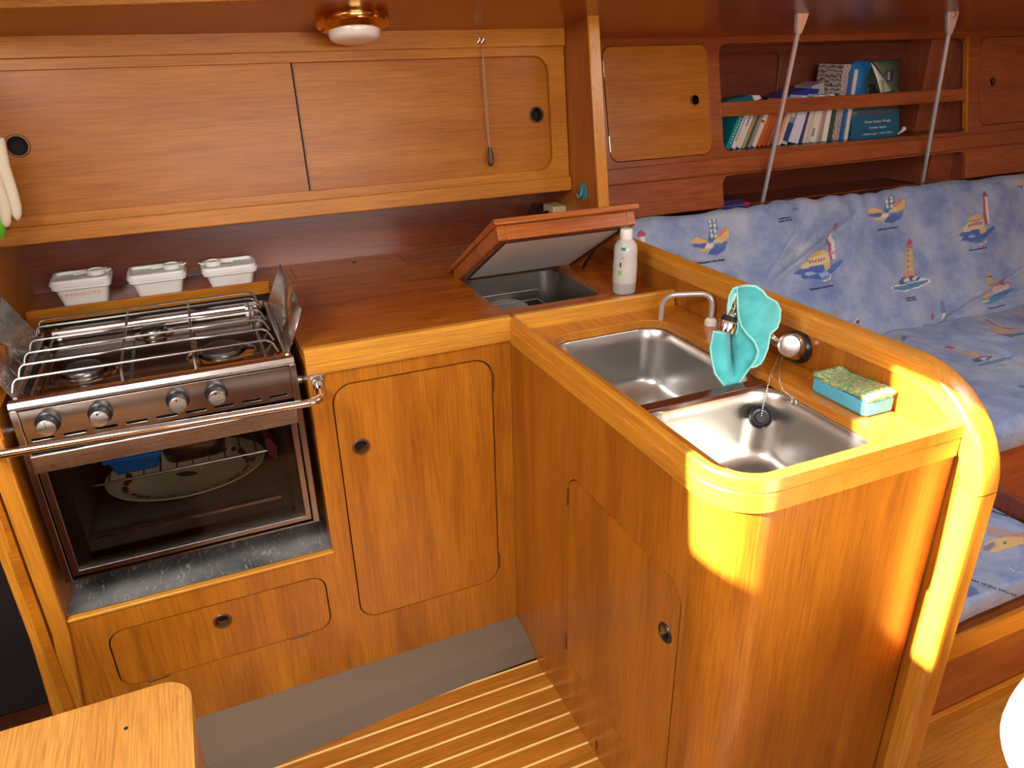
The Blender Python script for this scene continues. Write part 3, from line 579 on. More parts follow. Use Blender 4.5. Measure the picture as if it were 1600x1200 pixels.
bm = BM(); plate(bm, [(.0135, 0)]+[(.08-.0665*math.cos(a), -.70-.0665*math.sin(a)) for a in np.linspace(0, math.pi/2, 9)]+[(.4415, -.7665), (.4415, 0)], [CUT], (0, 0, .866), (1, 0, 0), (0, 1, 0), .02); obj('sink_deck', bm, 'deck', sc, .0015)
bxo('sink_divider', 'dark_wood', sc, .0625, .3535, -.4470, -.4210, .838, .8525, bevel=.002)
def bowl(y0, y1, lab, plugy):
    t = thing('sink_bowl', (.208, (y0+y1)/2, .70), lab, 'sink', 'pair of steel sinks')
    x0, x1 = .060, .356; zt = .8455; rings = []
    bm = BM()
    spec = [(-.010, zt), (.0, zt), (.003, zt-.004), (.006, zt-.03), (.012, zt-.115)]+[(.012+.036*(1-math.cos(a)), zt-.115-.036*math.sin(a)) for a in np.linspace(.25, math.pi/2, 6)]
    for ins, z in spec:
        rings.append([bm.verts.new((p[0], p[1], z)) for p in rrect(x0+ins, y0+ins, x1-ins, y1-ins, max(.06-ins*.25, .03), 8)])
    for a_, b_ in zip(rings[:-1], rings[1:]):
        for i in range(len(a_)): bm.faces.new((a_[i], a_[(i+1) % len(a_)], b_[(i+1) % len(a_)], b_[i]))
    bm.faces.new(rings[-1]); obj('bowl', bm, 'sink', t, angle=60)
    bm = BM(); lathe(bm, [(.034, .0005), (.031, .0025), (.024, .001), (.022, -.004), (0, -.004)], (.208, plugy, zt-.151), (0, 0, 1), 28); dr_ = obj('drain', bm, 'chrome', t)
    bm = BM(); lathe(bm, [(.020, -.003), (0, -.003)], (.208, plugy, zt-.149), (0, 0, 1), 20); obj('drain_hole', bm, 'dark', dr_)
bowl(-.424, -.060, 'deep stainless steel sink next to the cool box', -.24); bowl(-.726, -.444, 'stainless steel sink at the rounded end of the counter with the plug in it', -.585)
# small swivel spout
sp = thing('small_spout', (.432, -.158, .866), 'slim bent steel spout on a white collar behind the rear sink', 'tap')
bm = BM(); tube(bm, bend([(.432, -.158, .868), (.432, -.158, .940), (.352, -.080, .925), (.350, -.078, .845)], .032, 7), .0062, 12); obj('spout_tube', bm, 'rod', sp)
bm = BM(); lathe(bm, [(.014, 0), (.014, .010), (.009, .016), (0, .016)], (.432, -.158, .866), (0, 0, 1), 20); obj('collar', bm, 'white', sp)
# wall tap
tp = thing('wall_tap', (.446, -.42, .90), 'chrome wall tap with a round knob and a spray nozzle under the cloth', 'tap')
K0, KD = Vector((.446, -.418, .903)), Vector((-.80, -.48, .34)).normalized()
bm = BM(); lathe(bm, [(.033, 0), (.033, .006), (.029, .012), (.026, .012)], (.4455, -.420, .902), (-1, 0, 0), 32); obj('flange', bm, 'black', tp)
bm = BM(); lathe(bm, [(.027, .0), (.027, .012), (.023, .018), (.021, .030), (.024, .036), (.024, .046), (.022, .050)], (.4400, -.419, .903), KD, 32); obj('tap_body', bm, 'chrome', tp)
bm = BM(); lathe(bm, [(.0235, .047), (.0240, .052), (.0240, .060), (.022, .063), (.019, .0605), (.0, .064)], (.4400, -.419, .903), KD, 32); obj('knob', bm, steel('knob_steel', (.62, .58, .55), .25, 'x', .04, .2), tp)
bm = BM(); tube(bm, bend([(.415, -.412, .905), (.400, -.385, .915), (.385, -.375, .985), (.330, -.385, 1.028), (.300, -.389, 1.017)], .03, 6), .0095, 14); obj('spout', bm, 'chrome', tp)
N0, N1 = Vector((.303, -.388, 1.022)), Vector((.280, -.394, .952)); nl = (N1-N0).length
bm = BM(); lathe(bm, [(.009, 0), (.010, nl*.2), (.014, nl*.26), (.014, nl*.36), (.010, nl*.40), (.010, nl*.46), (.013, nl*.50), (.014, nl*.56)], N0, N1-N0, 24); obj('nozzle_neck', bm, 'chrome', tp)
bm = BM(); lathe(bm, [(.014, nl*.56), (.0165, nl*.66), (.0175, nl*.70)], N0, N1-N0, 24); obj('nozzle_ring', bm, 'black', tp)
bm = BM(); lathe(bm, [(.0175, nl*.70), (.019, nl*.74), (.019, nl*.98), (.017, nl), (.013, nl)], N0, N1-N0, 24); obj('nozzle_tip', bm, 'chrome', tp)
# microfibre cloth over the tap
def cloth_pt(x, y, fold=0.):
    n = np.array([-.55, -.83, 0.]); p0 = np.array([.315, -.415, .95])+n*fold
    return Vector(onp(x, y, p0, n))
cl = thing('dish_cloth', (.31, -.41, .86), 'teal microfibre cloth draped over the tap', 'cloth')
def sheet(nm, outline, fold, mat):
    bm = BM(); es = []; N_ = len(outline)
    fine = []
    for i in range(N_):
        a_, b_ = np.array(outline[i], float), np.array(outline[(i+1) % N_], float); k_ = max(1, int(np.hypot(*(b_-a_))/4))
        fine += [tuple(a_+(b_-a_)*t/k_) for t in range(k_)]
    xs_ = [p[0] for p in fine]; ys_ = [p[1] for p in fine]
    # grid points inside the outline, filled by constrained triangulation
    from mathutils.geometry import delaunay_2d_cdt
    pts = [Vector(p) for p in fine]; edges = [(i, (i+1) % len(fine)) for i in range(len(fine))]
    def inside(x, y):
        c = False
        for i in range(len(fine)):
            (x1, y1), (x2, y2) = fine[i], fine[i-1]
            if (y1 > y) != (y2 > y) and x < (x2-x1)*(y-y1)/(y2-y1)+x1: c = not c
        return c
    for gx in np.arange(min(xs_), max(xs_), 4):
        for gy in np.arange(min(ys_), max(ys_), 4):
            if inside(gx, gy): pts.append(Vector((gx, gy)))
    vo, eo, fo, *_ = delaunay_2d_cdt(pts, edges, [list(range(len(fine)))], 1, 1e-4)
    vv = [bm.verts.new(cloth_pt(p.x, p.y, fold(p.x, p.y))) for p in vo]
    for f in fo: bm.faces.new([vv[i] for i in f])
    o = obj(nm, bm, mat, cl, solid=.0025, angle=80)
    bm = BM(); tube(bm, [cloth_pt(p[0], p[1], fold(*p)+.0005) for p in fine], .0022, 6, True); obj('hem', bm, 'hem', o)
    return o
def f1(x, y): return .006+.010*math.sin((x-1110)/11.)*max(0, (y-505)/110.)+.004*math.sin(y/23.)-.030*math.exp(-((x-1142-(y-520)*.05)/5.)**2)*min(1, max(0, (600-y)/40.))*(1 if y > 520 else 0)
def f2(x, y): return .018+.007*math.sin((x-1150)/22.+y/60.)-.00018*(x-1180)**2*.12
sheet('hanging_flap', [(1140, 462), (1146, 451), (1158, 447), (1170, 460), (1172, 505), (1183, 545), (1184, 552), (1176, 568), (1164, 585), (1152, 602), (1141, 614), (1131, 602), (1117, 583), (1112, 560), (1110, 544), (1115, 518), (1128, 520), (1150, 522), (1154, 500), (1152, 458), (1146, 460), (1141, 480), (1136, 490)], f1, 'towel')
sheet('folded_flap', [(1152, 449), (1165, 446), (1180, 447), (1192, 455), (1197, 463), (1213, 472), (1219, 484), (1218, 500), (1214, 512), (1203, 522), (1199, 545), (1193, 560), (1188, 568), (1181, 572), (1172, 575), (1181, 563), (1185, 548), (1178, 533), (1166, 520), (1158, 508), (1154, 490)], f2, 'towel')
# plug on its bead chain
pg = thing('sink_plug', (.313, -.47, .78), 'black rubber sink plug hanging on a bead chain', 'plug')
pc_ = Vector((.312, -.478, .800)); pd = Vector((-.35, -.75, .55)).normalized()
bm = BM(); lathe(bm, [(.016, -.010), (.019, -.009), (.0205, .002), (.022, .004), (.022, .0075), (.019, .009), (.0165, .006), (.012, .0055), (.010, .0085), (0, .0085)], pc_, pd, 28); obj('plug_body', bm, 'black', pg)
def beads(path, nm):
    bm = BM(); P_ = [Vector(p) for p in path]; acc = 0; step = .0048
    L_ = []
    for a_, b_ in zip(P_[:-1], P_[1:]):
        n_ = max(1, int((b_-a_).length/.0007)); L_ += [a_+(b_-a_)*t/n_ for t in range(n_)]
    last = None
    for p in L_:
        if last is None or (p-last).length >= step:
            bmesh.ops.create_icosphere(bm, subdivisions=1, radius=.0021, matrix=Matrix.Translation(p)); last = p
    return obj(nm, bm, 'chrome', pg)
beads([(.402, -.412, .890), (.386, -.424, .876), (.362, -.440, .8700), (.350, -.450, .866), (.336, -.462, .852), (.320, -.474, .826), pc_+pd*.009], 'bead_chain')
beads([(.406, -.418, .888), (.390, -.432, .875), (.372, -.452, .8700), (.352, -.474, .8690), (.344, -.494, .858), (.347, -.518, .852)], 'bead_chain')
bm = BM(); tube(bm, [Vector((.347, -.522, .846))+Vector((.0, .006*math.cos(a), .006*math.sin(a))) for a in np.linspace(0, 2*math.pi, 12, endpoint=False)], .0016, 6, True); obj('chain_ring', bm, 'chrome', pg)
# sponge
def scourer():
    m, N, L, p = newmat('green_scourer'); t = N.new('ShaderNodeTexCoord'); n = N.new('ShaderNodeTexNoise'); n.inputs['Scale'].default_value = 170; n.inputs['Detail'].default_value = 4
    r = N.new('ShaderNodeValToRGB'); r.color_ramp.elements[0].position = .40; r.color_ramp.elements[1].position = .62; r.color_ramp.elements[0].color = (.10, .34, .20, 1); r.color_ramp.elements[1].color = (.52, .46, .18, 1)
    b = N.new('ShaderNodeBump'); b.inputs['Strength'].default_value = 1; b.inputs['Distance'].default_value = .003
    L.new(t.outputs['Object'], n.inputs[0]); L.new(n.outputs[0], r.inputs[0]); L.new(r.outputs[0], p.inputs['Base Color']); L.new(n.outputs[0], b.inputs['Height']); L.new(b.outputs[0], p.inputs['Normal']); p.inputs['Roughness'].default_value = 1; return m
sg = thing('sponge', (.41, -.59, .8672), 'blue sponge with a worn green scouring pad beside the sink', 'sponge')
def loftbox(x0, x1, y0, y1, z0, z1, nz, r, jit=0):
    bm = BM(); rings = []
    for z in nz:
        rings.append([bm.verts.new((p[0]+random.uniform(-jit, jit), p[1]+random.uniform(-jit, jit), z+random.uniform(-jit, jit))) for p in rrect(x0, y0, x1, y1, r, 4)])
    for a_, b_ in zip(rings[:-1], rings[1:]):
        for i in range(len(a_)): bm.faces.new((a_[i], a_[(i+1) % len(a_)], b_[(i+1) % len(a_)], b_[i]))
    bm.faces.new(rings[0][::-1]); bm.faces.new(rings[-1]); return bm
bm = loftbox(.376, .4435, -.655, -.528, 0, 0, (.8672, .877, .893), .009); obj('foam_block', bm, plain('blue_foam', (.09, .44, .62), .9, bump=1, bscale=500), sg, .003)
bm = BM(); nx, ny = 12, 20; gridv = [[bm.verts.new((.377+.066*i/nx+random.uniform(-.001, .001), -.654+.125*j/ny+random.uniform(-.001, .001), .8985+random.uniform(-.0012, .0016)+.003*math.sin(j/3.))) for j in range(ny+1)] for i in range(nx+1)]
for i in range(nx):
    for j in range(ny): bm.faces.new((gridv[i][j], gridv[i+1][j], gridv[i+1][j+1], gridv[i][j+1]))
obj('scouring_pad', bm, scourer(), sg, solid=.009)
# ================================================================== COOL BOX
cb_ = thing('cool_box', (.168, .26, .45), 'top-loading cool box in the worktop with its insulated lid propped open', 'cool box')
bm = BM(); rings = []
for ins, z in ((-.006, .8665), (.0, .866), (.004, .80), (.012, .56), (.03, .54)): rings.append([bm.verts.new((p[0], p[1], z)) for p in rrect(.016+ins, .098+ins, .32-ins, .42-ins, .05)])
for a_, b_ in zip(rings[:-1], rings[1:]):
    for i in range(len(a_)): bm.faces.new((a_[i], a_[(i+1) % len(a_)], b_[(i+1) % len(a_)], b_[i]))
bm.faces.new(rings[-1]); obj('liner', bm, steel('cool_box_steel', (.42, .38, .35), .3, 'z'), cb_)
bm = BM(); plate(bm, rrect(.016, .30, .20, .42, .05), [], (0, 0, .80), (1, 0, 0), (0, 1, 0), .22); obj('evaporator', bm, steel('evaporator_steel', (.32, .28, .26), .3), cb_, .02, 3)
bm = BM()
for z in (.862, .835): tube(bm, [(.03, .118, z), (.20, .118, z), (.20, .28, z), (.03, .28, z)], .0022, 6, True)
for x in np.linspace(.045, .20, 8): tube(bm, [(x, .118, .862), (x, .118, .80)], .0014, 6)
obj('wire_basket', bm, 'wire', cb_)
LA = math.radians(29.7); LD = Vector((0, -math.cos(LA), math.sin(LA))); LNrm = Vector((0, math.sin(LA), math.cos(LA))); LO = Vector((0, .448, .887))
def LPt(x, t, h): return LO+Vector((x, 0, 0))+LD*t+LNrm*h
def lidbox(nm, x0, x1, t0, t1, h0, h1, mat, bev=.0015, taper=0, par=None):
    bm = BM(); v = []
    for x in (0, 1):
        for t in (0, 1):
            for h in (0, 1):
                tp_ = taper if h == 0 else 0
                v.append(bm.verts.new(LPt(x1-tp_ if x else x0+tp_, t1-tp_ if t else t0+tp_, h1 if h else h0)))
    for f in ((0, 1, 3, 2), (4, 6, 7, 5), (0, 4, 5, 1), (2, 3, 7, 6), (0, 2, 6, 4), (1, 5, 7, 3)): bm.faces.new([v[i] for i in f])
    return obj(nm, bm, mat, par, bev)
li = lidbox('lid', .006, .386, 0, .414, .0, .014, 'top', .002, 0, cb_); li['label'] = 'mahogany lid with white insulated underside, propped open'
for a in ((.012, .034, .03, .402), (.352, .374, .03, .402)): lidbox('lid_frame', *a, -.034, 0, 'top', par=li)
lidbox('lid_frame', .034, .352, .378, .402, -.034, 0, 'top', par=li); lidbox('lid_frame', .034, .352, .030, .05, -.034, 0, 'top', par=li)
lidbox('insulation', .034, .352, .05, .378, -.032, -.001, 'foam', .001, par=li)
bm = BM(); tube(bm, [LPt(.04, .049, -.033), LPt(.351, .049, -.033), LPt(.351, .379, -.033), LPt(.035, .379, -.033)], .0035, 6, True); obj('seal', bm, 'black', li)
bm = BM(); tube(bm, [LPt(.362, .20, -.03), (.362, .330, .886)], .004, 8); obj('lid_stay', bm, 'black', li)
# bottle
bo = thing('soap_bottle', (.350, .088, .8855), 'white labelled clear plastic bottle standing beside the cool box', 'bottle')
B0 = (.350, .088, .8855)
bm = BM(); lathe(bm, [(0, .001), (.026, 0), (.029, .004), (.0295, .035), (.0295, .05)], B0, (0, 0, 1), 28); obj('clear_base', bm, plain('frosted_base', (.42, .40, .38), .12, coat=.5), bo)
bm = BM(); lathe(bm, [(0, .004), (.022, .004), (.023, .014), (0, .016)], B0, (0, 0, 1), 20); obj('liquid', bm, plain('soap_liquid', (.35, .33, .30), .1), bo)
bm = BM(); lathe(bm, [(.0296, .030), (.0298, .075), (.0285, .088), (.0292, .105), (.027, .122), (.019, .134), (.0135, .138)], B0, (0, 0, 1), 28); obj('label_sleeve', bm, plain('crinkled_label', (.56, .53, .50), .25, bump=1, bscale=45), bo)
bm = BM(); lathe(bm, [(.0145, .1365), (.0155, .139), (.0155, .158), (.0135, .1615), (0, .162)], B0, (0, 0, 1), 24); obj('bottle_cap', bm, 'white', bo)
gm = colmat('label_green', (.04, .30, .10))
for a_, z_, w_, h_, mt in ((-2.3, .118, .010, .008, gm), (-2.55, .058, .009, .012, colmat('label_lime', (.25, .5, .05))), (-2.5, .078, .004, .012, 'ink'), (-.55, .055, .006, .020, 'ink'), (-.55, .032, .005, .012, gm), (-2.35, .095, .008, .006, colmat('label_grey', (.4, .36, .42)))):
    bm = BM(); R_ = .0303; rows = [[bm.verts.new((B0[0]+R_*math.cos(a_+t/R_*w_), B0[1]+R_*math.sin(a_+t/R_*w_), B0[2]+z_+s_*h_*.5)) for t in (-.5, -.17, .17, .5)] for s_ in (-1, 1)]
    for i in range(3): bm.faces.new((rows[0][i], rows[0][i+1], rows[1][i+1], rows[1][i]))
    obj('label_mark', bm, mt, bo)
# socket box and hook on the upper bulkhead
sk = thing('socket_box', (.42, .62, .97), 'beige surface mounted socket box under the end of the locker', 'socket')
bm = BM(); box(bm, .400, .4455, .590, .665, .93, 1.008); obj('socket_case', bm, 'beige', sk, .004)
bm = BM(); tube(bm, [Vector((.424+.015*math.cos(a), .5895, .975+.017*math.sin(a))) for a in np.linspace(0, 2*math.pi, 24, endpoint=False)], .002, 6, True); lathe(bm, [(.012, 0), (.011, .002), (0, .002)], (.424, .590, .975), (0, -1, 0), 20); obj('socket_ring', bm, 'beige', sk)
bm = BM(); lathe(bm, [(.019, 0), (.019, .006), (.016, .009), (0, .009)], (.400, .63, .972), (-1, 0, 0), 20); obj('socket_outlet', bm, 'black', sk)
bm = BM(); tube(bm, bend([(.392, .63, .972), (.36, .62, 1.0), (.345, .62, 1.02), (.335, .64, .98), (.34, .66, .90)], .02), .005, 8); obj('socket_lead', bm, 'black', sk)
hk = thing('utensil_hook', (.444, .485, 1.06), 'small teal plastic hook stuck on the upper bulkhead', 'hook')
bm = BM(); plate(bm, rrect(.474, 1.045, .496, 1.088, .0105), [], (.4458, 0, 0), (0, 1, 0), (0, 0, 1), -.001); bm.free()
bm = BM(); plate(bm, rrect(-.505, 1.042, -.467, 1.090, .0185), [], (.4430, 0, 0), (0, -1, 0), (0, 0, 1), .0027); obj('hook_plate', bm, 'teal_hook', hk, .001)
bm = BM(); tube(bm, bend([(.441, .485, 1.078), (.438, .485, 1.058), (.428, .485, 1.050), (.423, .485, 1.062)], .006), .0028, 8); obj('hook_arm', bm, 'teal_hook', hk)
# ================================================================== SALOON WALL
SLV = (0, .24, 1); SY0 = .75-.24*1.45
def SP(x, z, w=0): n = Vector((0, -1, .24)).normalized(); return Vector((x, SY0+.24*z, z))+n*w
sw = thing('saloon_locker', (1.4, .6, .5), 'mahogany saloon locker front with a book shelf between two small doors', 'locker')
def splate(nm, outer, holes, w, th, mt, par, bev=.0015):
    bm = BM(); plate(bm, outer, holes, SP(0, 0, w), (1, 0, 0), SLV, th); return obj(nm, bm, mt, par, bev)
D1 = rrect(.642, 1.110, 1.036, 1.450, .032); OP = rrect(1.085, 1.112, 2.262, 1.450, .035); D2 = rrect(2.336, 1.128, 2.72, 1.450, .03); LO_ = rrect(1.074, .938, 2.262, 1.037, .03, 7, only=(0, 1))
splate('locker_face', [(.48, .935), (2.9, .935), (2.9, 1.482), (.48, 1.482)], [D1, OP, D2, LO_], 0, .018, 'sal', sw)
splate('top_trim', [(.48, 1.478), (2.9, 1.478), (2.9, 1.530), (.48, 1.530)], [], .010, .03, 'sal', sw)
dd = splate('locker_door', rrect(.644, 1.112, 1.034, 1.448, .030), [circ(.978, 1.281, .0155)], .001, .016, 'lock', sw)
ring_hole(dd, SP(.978, 1.281, .001), (0, -1, .24), .0140, 'brass')
for z in (1.385, 1.165): 
    bm = BM(); plate(bm, [(.6405, z-.024), (.6435, z-.024), (.6435, z+.024), (.6405, z+.024)], [], SP(0, 0, .004), (1, 0, 0), SLV, .006); obj('hinge', bm, 'steel', dd)
d2 = splate('locker_door', rrect(2.338, 1.130, 2.718, 1.448, .028), [circ(2.402, 1.286, .0155)], .001, .016, 'sal', sw); ring_hole(d2, SP(2.402, 1.286, .001), (0, -1, .24), .014)
splate('shelf_bar', [(1.075, 1.2235), (2.262, 1.2235), (2.262, 1.2695), (1.075, 1.2695)], [], .004, .014, 'sal', sw, .003)
splate('shelf_ledge', [(.50, 1.042), (2.9, 1.046), (2.9, 1.101), (.50, 1.090)], [], .018, .03, 'sal', sw, .004)
splate('right_post', [(2.252, 1.11), (2.262, 1.11), (2.262, 1.452), (2.252, 1.452)], [], .006, .02, 'trim', sw)
# shelf boards and recess lining
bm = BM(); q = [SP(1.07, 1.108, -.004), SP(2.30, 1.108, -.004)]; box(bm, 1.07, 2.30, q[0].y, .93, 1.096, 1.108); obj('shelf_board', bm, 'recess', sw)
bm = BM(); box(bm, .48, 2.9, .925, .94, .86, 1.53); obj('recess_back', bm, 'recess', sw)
def lean_box(nm, x0, x1, z0, z1, back, mt, par):
    bm = BM(); ya, yb = SP(0, z0, -.016).y, SP(0, z1, -.016).y
    plate(bm, [(ya, z0), (back, z0), (back, z1), (yb, z1)], [], (x1, 0, 0), (0, 1, 0), (0, 0, 1), x1-x0); return obj(nm, bm, mt, par)
for x in (1.066, 2.272):
    lean_box('recess_side', x-.008, x+.008, .91, 1.08, .925, 'salz', sw); lean_box('recess_side', x-.008, x+.008, 1.10, 1.47, .925, 'salz', sw)
bm = BM(); box(bm, 2.13, 2.262, .80, .925, 1.108, 1.47); obj('frame_post', bm, 'salz', sw); bm = BM(); box(bm, 2.13, 2.262, .70, .925, .91, 1.09); obj('frame_post', bm, 'salz', sw)
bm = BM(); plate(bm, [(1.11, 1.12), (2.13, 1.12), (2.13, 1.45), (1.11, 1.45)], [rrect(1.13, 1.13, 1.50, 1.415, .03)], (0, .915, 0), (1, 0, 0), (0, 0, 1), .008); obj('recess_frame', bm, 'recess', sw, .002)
# ------------------------------------------------------------------ books
ZS = 1.1085
def book(nm, x, wd, hgt, dep, tilt, col, lab, pagecol=True, yfront=.735, group=True):
    """upright book: spine towards the room, leaning by tilt (degrees) to the right at the top"""
    c, s_ = math.cos(math.radians(tilt)), math.sin(math.radians(tilt))
    if tilt >= 0: low = Vector((x, yfront, ZS)); low = low+Vector((0, 0, wd*s_))
    def pt(a, d, h): return low+Vector((a*c+h*s_, d, -a*s_+h*c))
    t = thing('book', pt(wd/2, dep/2, 0), lab, 'book', 'books on the saloon shelf')
    def bxx(n_, a0, a1, d0, d1, h0, h1, mt):
        bm = BM(); v = [bm.verts.new(pt(a, d, h)) for a in (a0, a1) for d in (d0, d1) for h in (h0, h1)]
        for f in ((0, 1, 3, 2), (4, 6, 7, 5), (0, 4, 5, 1), (2, 3, 7, 6), (0, 2, 6, 4), (1, 5, 7, 3)): bm.faces.new([v[i] for i in f])
        return obj(n_, bm, mt, t)
    cm = colmat('cover', col, .45); e_ = .0012 if wd > .005 else .0006
    bm = BM()
    for a0, a1, d0, d1 in ((0, wd, 0, e_), (0, e_, e_, dep), (wd-e_, wd, e_, dep)):
        v = [bm.verts.new(pt(a, d, h)) for a in (a0, a1) for d in (d0, d1) for h in (0, hgt)]
        for f in ((0, 1, 3, 2), (4, 6, 7, 5), (0, 4, 5, 1), (2, 3, 7, 6), (0, 2, 6, 4), (1, 5, 7, 3)): bm.faces.new([v[i] for i in f])
    bmesh.ops.remove_doubles(bm, verts=bm.verts[:], dist=1e-5); cv = obj('cover', bm, cm, t)
    bxx('pages', e_, wd-e_, e_, dep-.003, .002, hgt-.003, 'paper')
    return t, pt, cv
def bx_(px): return on(px, 232-(px-1135)*.075, 'y', .735)[0]
B0_ = [ # pixel left, pixel right, height, tilt, colour, label
 (1133.5, 1142, .158, 23, (.004, .24, .29), 'teal book with dotted lettering leaning at the left end of the shelf'),
 (1142.5, 1150, .152, 23, (.74, .68, .60), 'cream book with a printed spine leaning beside the teal book'),
 (1150.5, 1159, .150, 22, (.68, .64, .57), 'second cream book leaning on the shelf, with a short blue mark'),
 (1159.5, 1163.5, .150, 22, (.46, .31, .11), 'thin tan booklet leaning between a cream and a dark green book'),
 (1164, 1168, .150, 21.5, (.02, .11, .08), 'thin dark green book leaning beside the tan booklet'),
 (1168.5, 1174, .150, 21, (.28, .26, .24), 'thin grey booklet leaning beside the dark green one'),
 (1174.5, 1182, .150, 21, (.74, .64, .48), 'buff book with a red band leaning near the first steel rod'),
 (1182.5, 1189, .152, 20, (.52, .12, .016), 'bright orange book leaning left of the first steel rod'),
 (1189.5, 1196, .152, 20, (.42, .085, .012), 'rust orange book leaning behind the first steel rod'),
 (1197, 1203, .152, 19, (.30, .10, .05), 'dark rust booklet leaning just behind the first steel rod'),
 (1211.5, 1216, .158, 18, (.66, .33, .20), 'salmon booklet leaning just right of the first steel rod'),
 (1216.5, 1219.5, .158, 17.5, (.76, .70, .60), 'thin cream booklet next to the salmon one'),
 (1220, 1230.5, .158, 16, (.52, .54, .38), 'pale green book with a blue picture near its foot'),
 (1231, 1248, .160, 13, (.64, .66, .76), 'wide pale lilac book under the blue folder'),
 (1248.5, 1253, .160, 10, (.04, .05, .13), 'thin navy booklet beside the lilac book'),
 (1253.5, 1259, .162, 8, (.66, .58, .53), 'pinkish cream book right of the navy booklet'),
 (1259.5, 1264.5, .162, 7, (.60, .57, .40), 'olive cream book in the middle of the shelf'),
 (1265, 1274, .163, 6, (.76, .72, .62), 'thick cream book with a dark stamp in the middle of the shelf'),
 (1274.5, 1276.5, .163, 5, (.66, .60, .50), 'narrow buff book beside the stamped one'),
 (1277, 1283, .164, 4, (.32, .22, .15), 'brown book with striped spine'),
 (1283.5, 1291.5, .165, 2.5, (.78, .76, .68), 'off-white book left of the dark green book'),
 (1292, 1299.5, .165, 1.5, (.012, .08, .06), 'dark green book beside the grey patterned one'),
]
B = [(bx_(a), (bx_(b)-bx_(a))*math.cos(math.radians(t))*.98, h, .12, t, c, l) for a, b, h, t, c, l in B0_]
made = []
for b_ in B: made.append(book('book', *b_))
# spine marks
def mark(bk, a0, a1, h0, h1, mt):
    t, pt, cv = bk; bm = BM(); bm.faces.new([bm.verts.new(pt(a, -.0006, h)) for a, h in ((a0, h0), (a1, h0), (a1, h1), (a0, h1))]); obj('spine_mark', bm, mt, t)
dots = colmat('pale_cyan_print', (.35, .65, .68)); redb = colmat('red_print', (.5, .03, .03)); navy = colmat('navy_print', (.02, .05, .16))
for i in range(13): mark(made[0], .009, .015, .020+i*.0105, .025+i*.0105, dots)
for i in range(10): mark(made[1], .005, .009, .025+i*.0085, .031+i*.0085, 'ink')
mark(made[2], .004, .008, .075, .11, navy); mark(made[6], .0, .014, .085, .093, redb); mark(made[12], .003, .029, .01, .075, navy); mark(made[12], .006, .026, .075, .095, colmat('sky_print', (.15, .30, .42))); mark(made[17], .004, .015, .135, .15, 'ink'); mark(made[17], .002, .012, .02, .05, colmat('grey_print', (.25, .24, .2)))
for a in (.004, .008, .012): mark(made[19], a-.0008, a+.0008, 0, .19, colmat('fawn_print', (.55, .48, .38)))
# blue folder and clear sleeve lying on top of the leaning books
fo = thing('blue_folder', (1.37, .80, 1.29), 'blue folder lying on the leaning books behind the shelf bar', 'folder')
bm = BM(); pts = [on(x, y, 'y', .79) for x, y in ((1218, 153), (1262, 138), (1281, 139), (1276, 150), (1230, 155))]
def slab(bm, pts, dv):
    a_ = [bm.verts.new(p) for p in pts]; b_ = [bm.verts.new(Vector(p)+Vector(dv)) for p in pts]; bm.faces.new(a_); bm.faces.new(b_[::-1])
    for i in range(len(a_)): bm.faces.new((a_[i], a_[(i+1) % len(a_)], b_[(i+1) % len(b_)], b_[i]))
slab(bm, pts, (0, .10, .0)); obj('folder_cover', bm, colmat('royal_blue', (.012, .04, .30), .3), fo)
bm = BM(); slab(bm, [on(x, y, 'y', .785) for x, y in ((1230, 155), (1276, 147), (1277, 150), (1231, 157))], (0, .1, 0)); obj('folder_sheets', bm, 'paper', fo)
sl = BM(); slab(sl, [on(x, y, 'y', .80) for x, y in ((1268, 135), (1287, 128), (1289, 150), (1272, 152))], (0, .09, 0)); tag(obj('clear_sleeve', sl, plain('frosted_sleeve', (.45, .42, .40), .25)), 'grey clear plastic sleeve standing left of the tall patterned magazine', 'sleeve')
tl = BM(); slab(tl, [on(x, y, 'y', .83) for x, y in ((1128, 162), (1140, 156), (1172, 149), (1180, 153), (1178, 200), (1130, 200))], (0, .05, 0)); tag(obj('teal_cover', tl, colmat('dark_teal', (.008, .13, .15))), 'dark teal cover standing behind the leaning books', 'book', 'books on the saloon shelf')
rp = BM(); slab(rp, [on(x, y, 'y', .825) for x, y in ((1175, 149), (1187, 149), (1190, 154), (1180, 158))], (0, .05, 0)); tag(obj('white_paper', rp, 'paper'), 'curled white paper sticking up behind the shelf bar at the left', 'paper')
# patterned magazine, thin books and the big pilot book
def patterned():
    m, N, L, p = newmat('swirl_cover'); t = N.new('ShaderNodeTexCoord'); w_ = N.new('ShaderNodeTexWave'); w_.inputs['Scale'].default_value = 34; w_.inputs['Distortion'].default_value = 7; w_.inputs['Detail'].default_value = 2; w_.inputs['Detail Scale'].default_value = 1.3
    r = N.new('ShaderNodeValToRGB'); r.color_ramp.elements[0].color = (.14, .10, .085, 1); r.color_ramp.elements[1].color = (.60, .50, .45, 1); r.color_ramp.elements[0].position = .1; r.color_ramp.elements[1].position = .55
    mp = N.new('ShaderNodeMapping'); mp.inputs['Rotation'].default_value = (0, .6, 0); L.new(t.outputs['Object'], mp.inputs[0]); L.new(mp.outputs[0], w_.inputs[0]); L.new(w_.outputs['Fac'], r.inputs[0]); L.new(r.outputs[0], p.inputs['Base Color']); p.inputs['Roughness'].default_value = .4; return m
t, pt, cv = book('book', bx_(1301), bx_(1313)-bx_(1301), .262, .12, 2, (.6, .55, .5), 'grey patterned magazine standing beside the big blue pilot book', yfront=.745)
cv.data.materials[0] = patterned()
